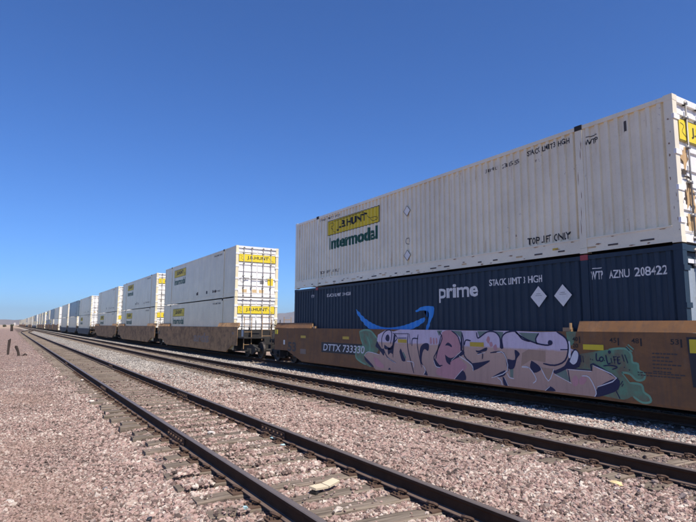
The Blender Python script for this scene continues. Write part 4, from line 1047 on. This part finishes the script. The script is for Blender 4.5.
for i, (px, py, s, m, nm, lab, cat) in enumerate([
    (92, 400.5, (.10,.08,.06), 'palestone', 'stone', 'pale stone at the tie ends of the siding', 'stone'), (117.5, 401.5, (.09,.06,.04), 'paperw', 'scrap', 'white scrap beside the siding rail among tie ends', 'litter'),
    (82, 381, (.10,.08,.05), 'palestone', 'stone', 'pale stone left of the siding beyond the tie ends', 'stone'), (11, 491.5, (.085,.05,.03), 'palestone', 'stone', 'flat white stone alone on open pink gravel', 'stone'),
    (175, 443, (.07,.05,.04), 'paperw', 'scrap', 'white scrap under the siding rail near its joint', 'litter'), (106, 480, (.06,.045,.03), 'stone', 'stone', 'grey stone on the open pink gravel', 'stone'),
    (211, 434, (.10,.06,.04), 'paperw', 'scrap', 'crumpled white scrap between the siding rails', 'litter'), (275, 439, (.13,.06,.03), 'plastb', 'scrap', 'pale blue plastic scrap beside the siding joint bar', 'litter'), (283, 446, (.06,.04,.025), 'plastb', 'scrap', 'small blue scrap between siding ties near the joint bar', 'litter'),
    (245, 509.5, (.045,.03,.03), 'plastb', 'scrap', 'tiny blue scrap outside the siding rail', 'litter'), (616, 483, (.15,.09,.045), 'cream', 'stone', 'cream yellow slab beside the middle track ties', 'stone'), (150, 510, (.06,.05,.04), 'blackpt', 'stone', 'dark stone on open pink gravel near buried ties', 'stone'), (241.5, 383, (.11,.09,.05), 'paperw', 'scrap', 'white scrap on ballast between siding and middle track', 'litter')]):
    if m == 'stone': m = 'steel'
    crumple(nm, px, py, s, mat[m], lab, cat, seed=i)
# the cream board lying broken across the ties
x, y = on_z(325, 489, -.19)
bd = thing('broken_board', (x, y, TIE_TOP+.012), 'cream board broken in two across the siding ties', 'board')
bd.rotation_euler = (0, 0, R(20)); bd.scale = (.85, .8, .8)
for s in (-1, 1):
    o = MB().prism([(0, -.075), (s*.24, -.07), (s*.245, .065), (s*.01, .075)], 'z', .0, .028).build('board_half', mat['card'], bd, False, (s*.006, 0, .02)); o.rotation_euler = (R(6), s*R(-5), s*R(3))
MB().box(-.25, -.20, -.06, .06, -.02, .012).build('board_end', mat['grime'], bd)

# far white tank, shrubs
tx, ty = on_z(14.5, 327.3, -.6); k = 1150/ty
d = ray(14.5, 326); d = d/d[1]*1150
tk = thing('storage_tank', (d[0], 1150, -.4), 'far white storage tank on the desert horizon', 'tank')
def lathe_z(prof, n=20):
    mb = MB(); vs = [(r_*math.cos(2*math.pi*k/n), r_*math.sin(2*math.pi*k/n), z) for k in range(n) for r_, z in prof]; m = len(prof)
    mb.add(vs, [(k*m+j, ((k+1) % n)*m+j, ((k+1) % n)*m+j+1, k*m+j+1) for k in range(n) for j in range(m-1)]); return mb
lathe_z([(2.0, 0), (2.0, 4.6)]).build('tank_shell', mat['paperw'], tk); lathe_z([(2.1, 4.6), (1.1, 5.2), (.05, 5.4)]).build('tank_roof', mat['paperw'], tk)
t = NT('desert_scrub'); mat['scrub'] = t.fin(t.mix(t.noise(t.geo(), 3, 4), (.05,.06,.03), (.12,.115,.06)), .9)
def shrub(x, y, s, seed):
    r = random.Random(seed); root = thing('desert_shrub', (x, y, float(gh(np.array(x), np.array(y)))-.05), 'low grey green desert shrub on the far flat left of the tracks', 'shrub', 'far desert shrubs')
    st = MB(); lf = MB()
    for k in range(9):
        a = r.uniform(0, 6.28); b = r.uniform(.3, 1.0)*s; p = (b*math.cos(a), b*math.sin(a), r.uniform(.5, 1.0)*s); st.tube([(0, 0, 0), (p[0]*.4, p[1]*.4, p[2]*.6), p], .03*s, 5)
        for j in range(40):
            q = Vector((p[0]*r.uniform(.4, 1.15), p[1]*r.uniform(.4, 1.15), p[2]*r.uniform(.35, 1.1)))+Vector((r.gauss(0, .12), r.gauss(0, .12), r.gauss(0, .1)))*s
            u = Vector((r.gauss(0, 1), r.gauss(0, 1), r.gauss(0, 1))).normalized()*.12*s; v = Vector((r.gauss(0, 1), r.gauss(0, 1), r.gauss(0, 1))).normalized()*.12*s
            lf.add([q-u, q+v, q+u, q-v], [(0, 1, 2, 3)])
    st.build('stem', mat['oldpost'], root); lf.build('foliage', mat['scrub'], root)
for i, (x, y, s) in enumerate([(-12, 330, 1.6), (-17, 360, 1.9), (-8, 420, 1.7), (-3, 500, 1.8), (-25, 480, 2.2), (-10, 620, 2.4), (3, 640, 2.0), (-30, 700, 2.6)]): shrub(x, y, s, i)

# ------------------------------------------------------------------ haze
hz = MB().box(-13900, 13900, -13900, 13900, -2.0, 345)
hm = bpy.data.materials.new('haze_air'); hm.use_nodes = True; ht = hm.node_tree; ht.nodes.clear()
ho = ht.nodes.new('ShaderNodeOutputMaterial'); pv = ht.nodes.new('ShaderNodeVolumePrincipled')
pv.inputs['Color'].default_value = (.82, .93, 1.0, 1); pv.inputs['Density'].default_value = 7.0e-5; pv.inputs['Anisotropy'].default_value = 0.2
ht.links.new(pv.outputs[0], ho.inputs['Volume'])
tag(hz.build('haze', hm), 'thin pale desert haze', 'haze', kind='stuff')
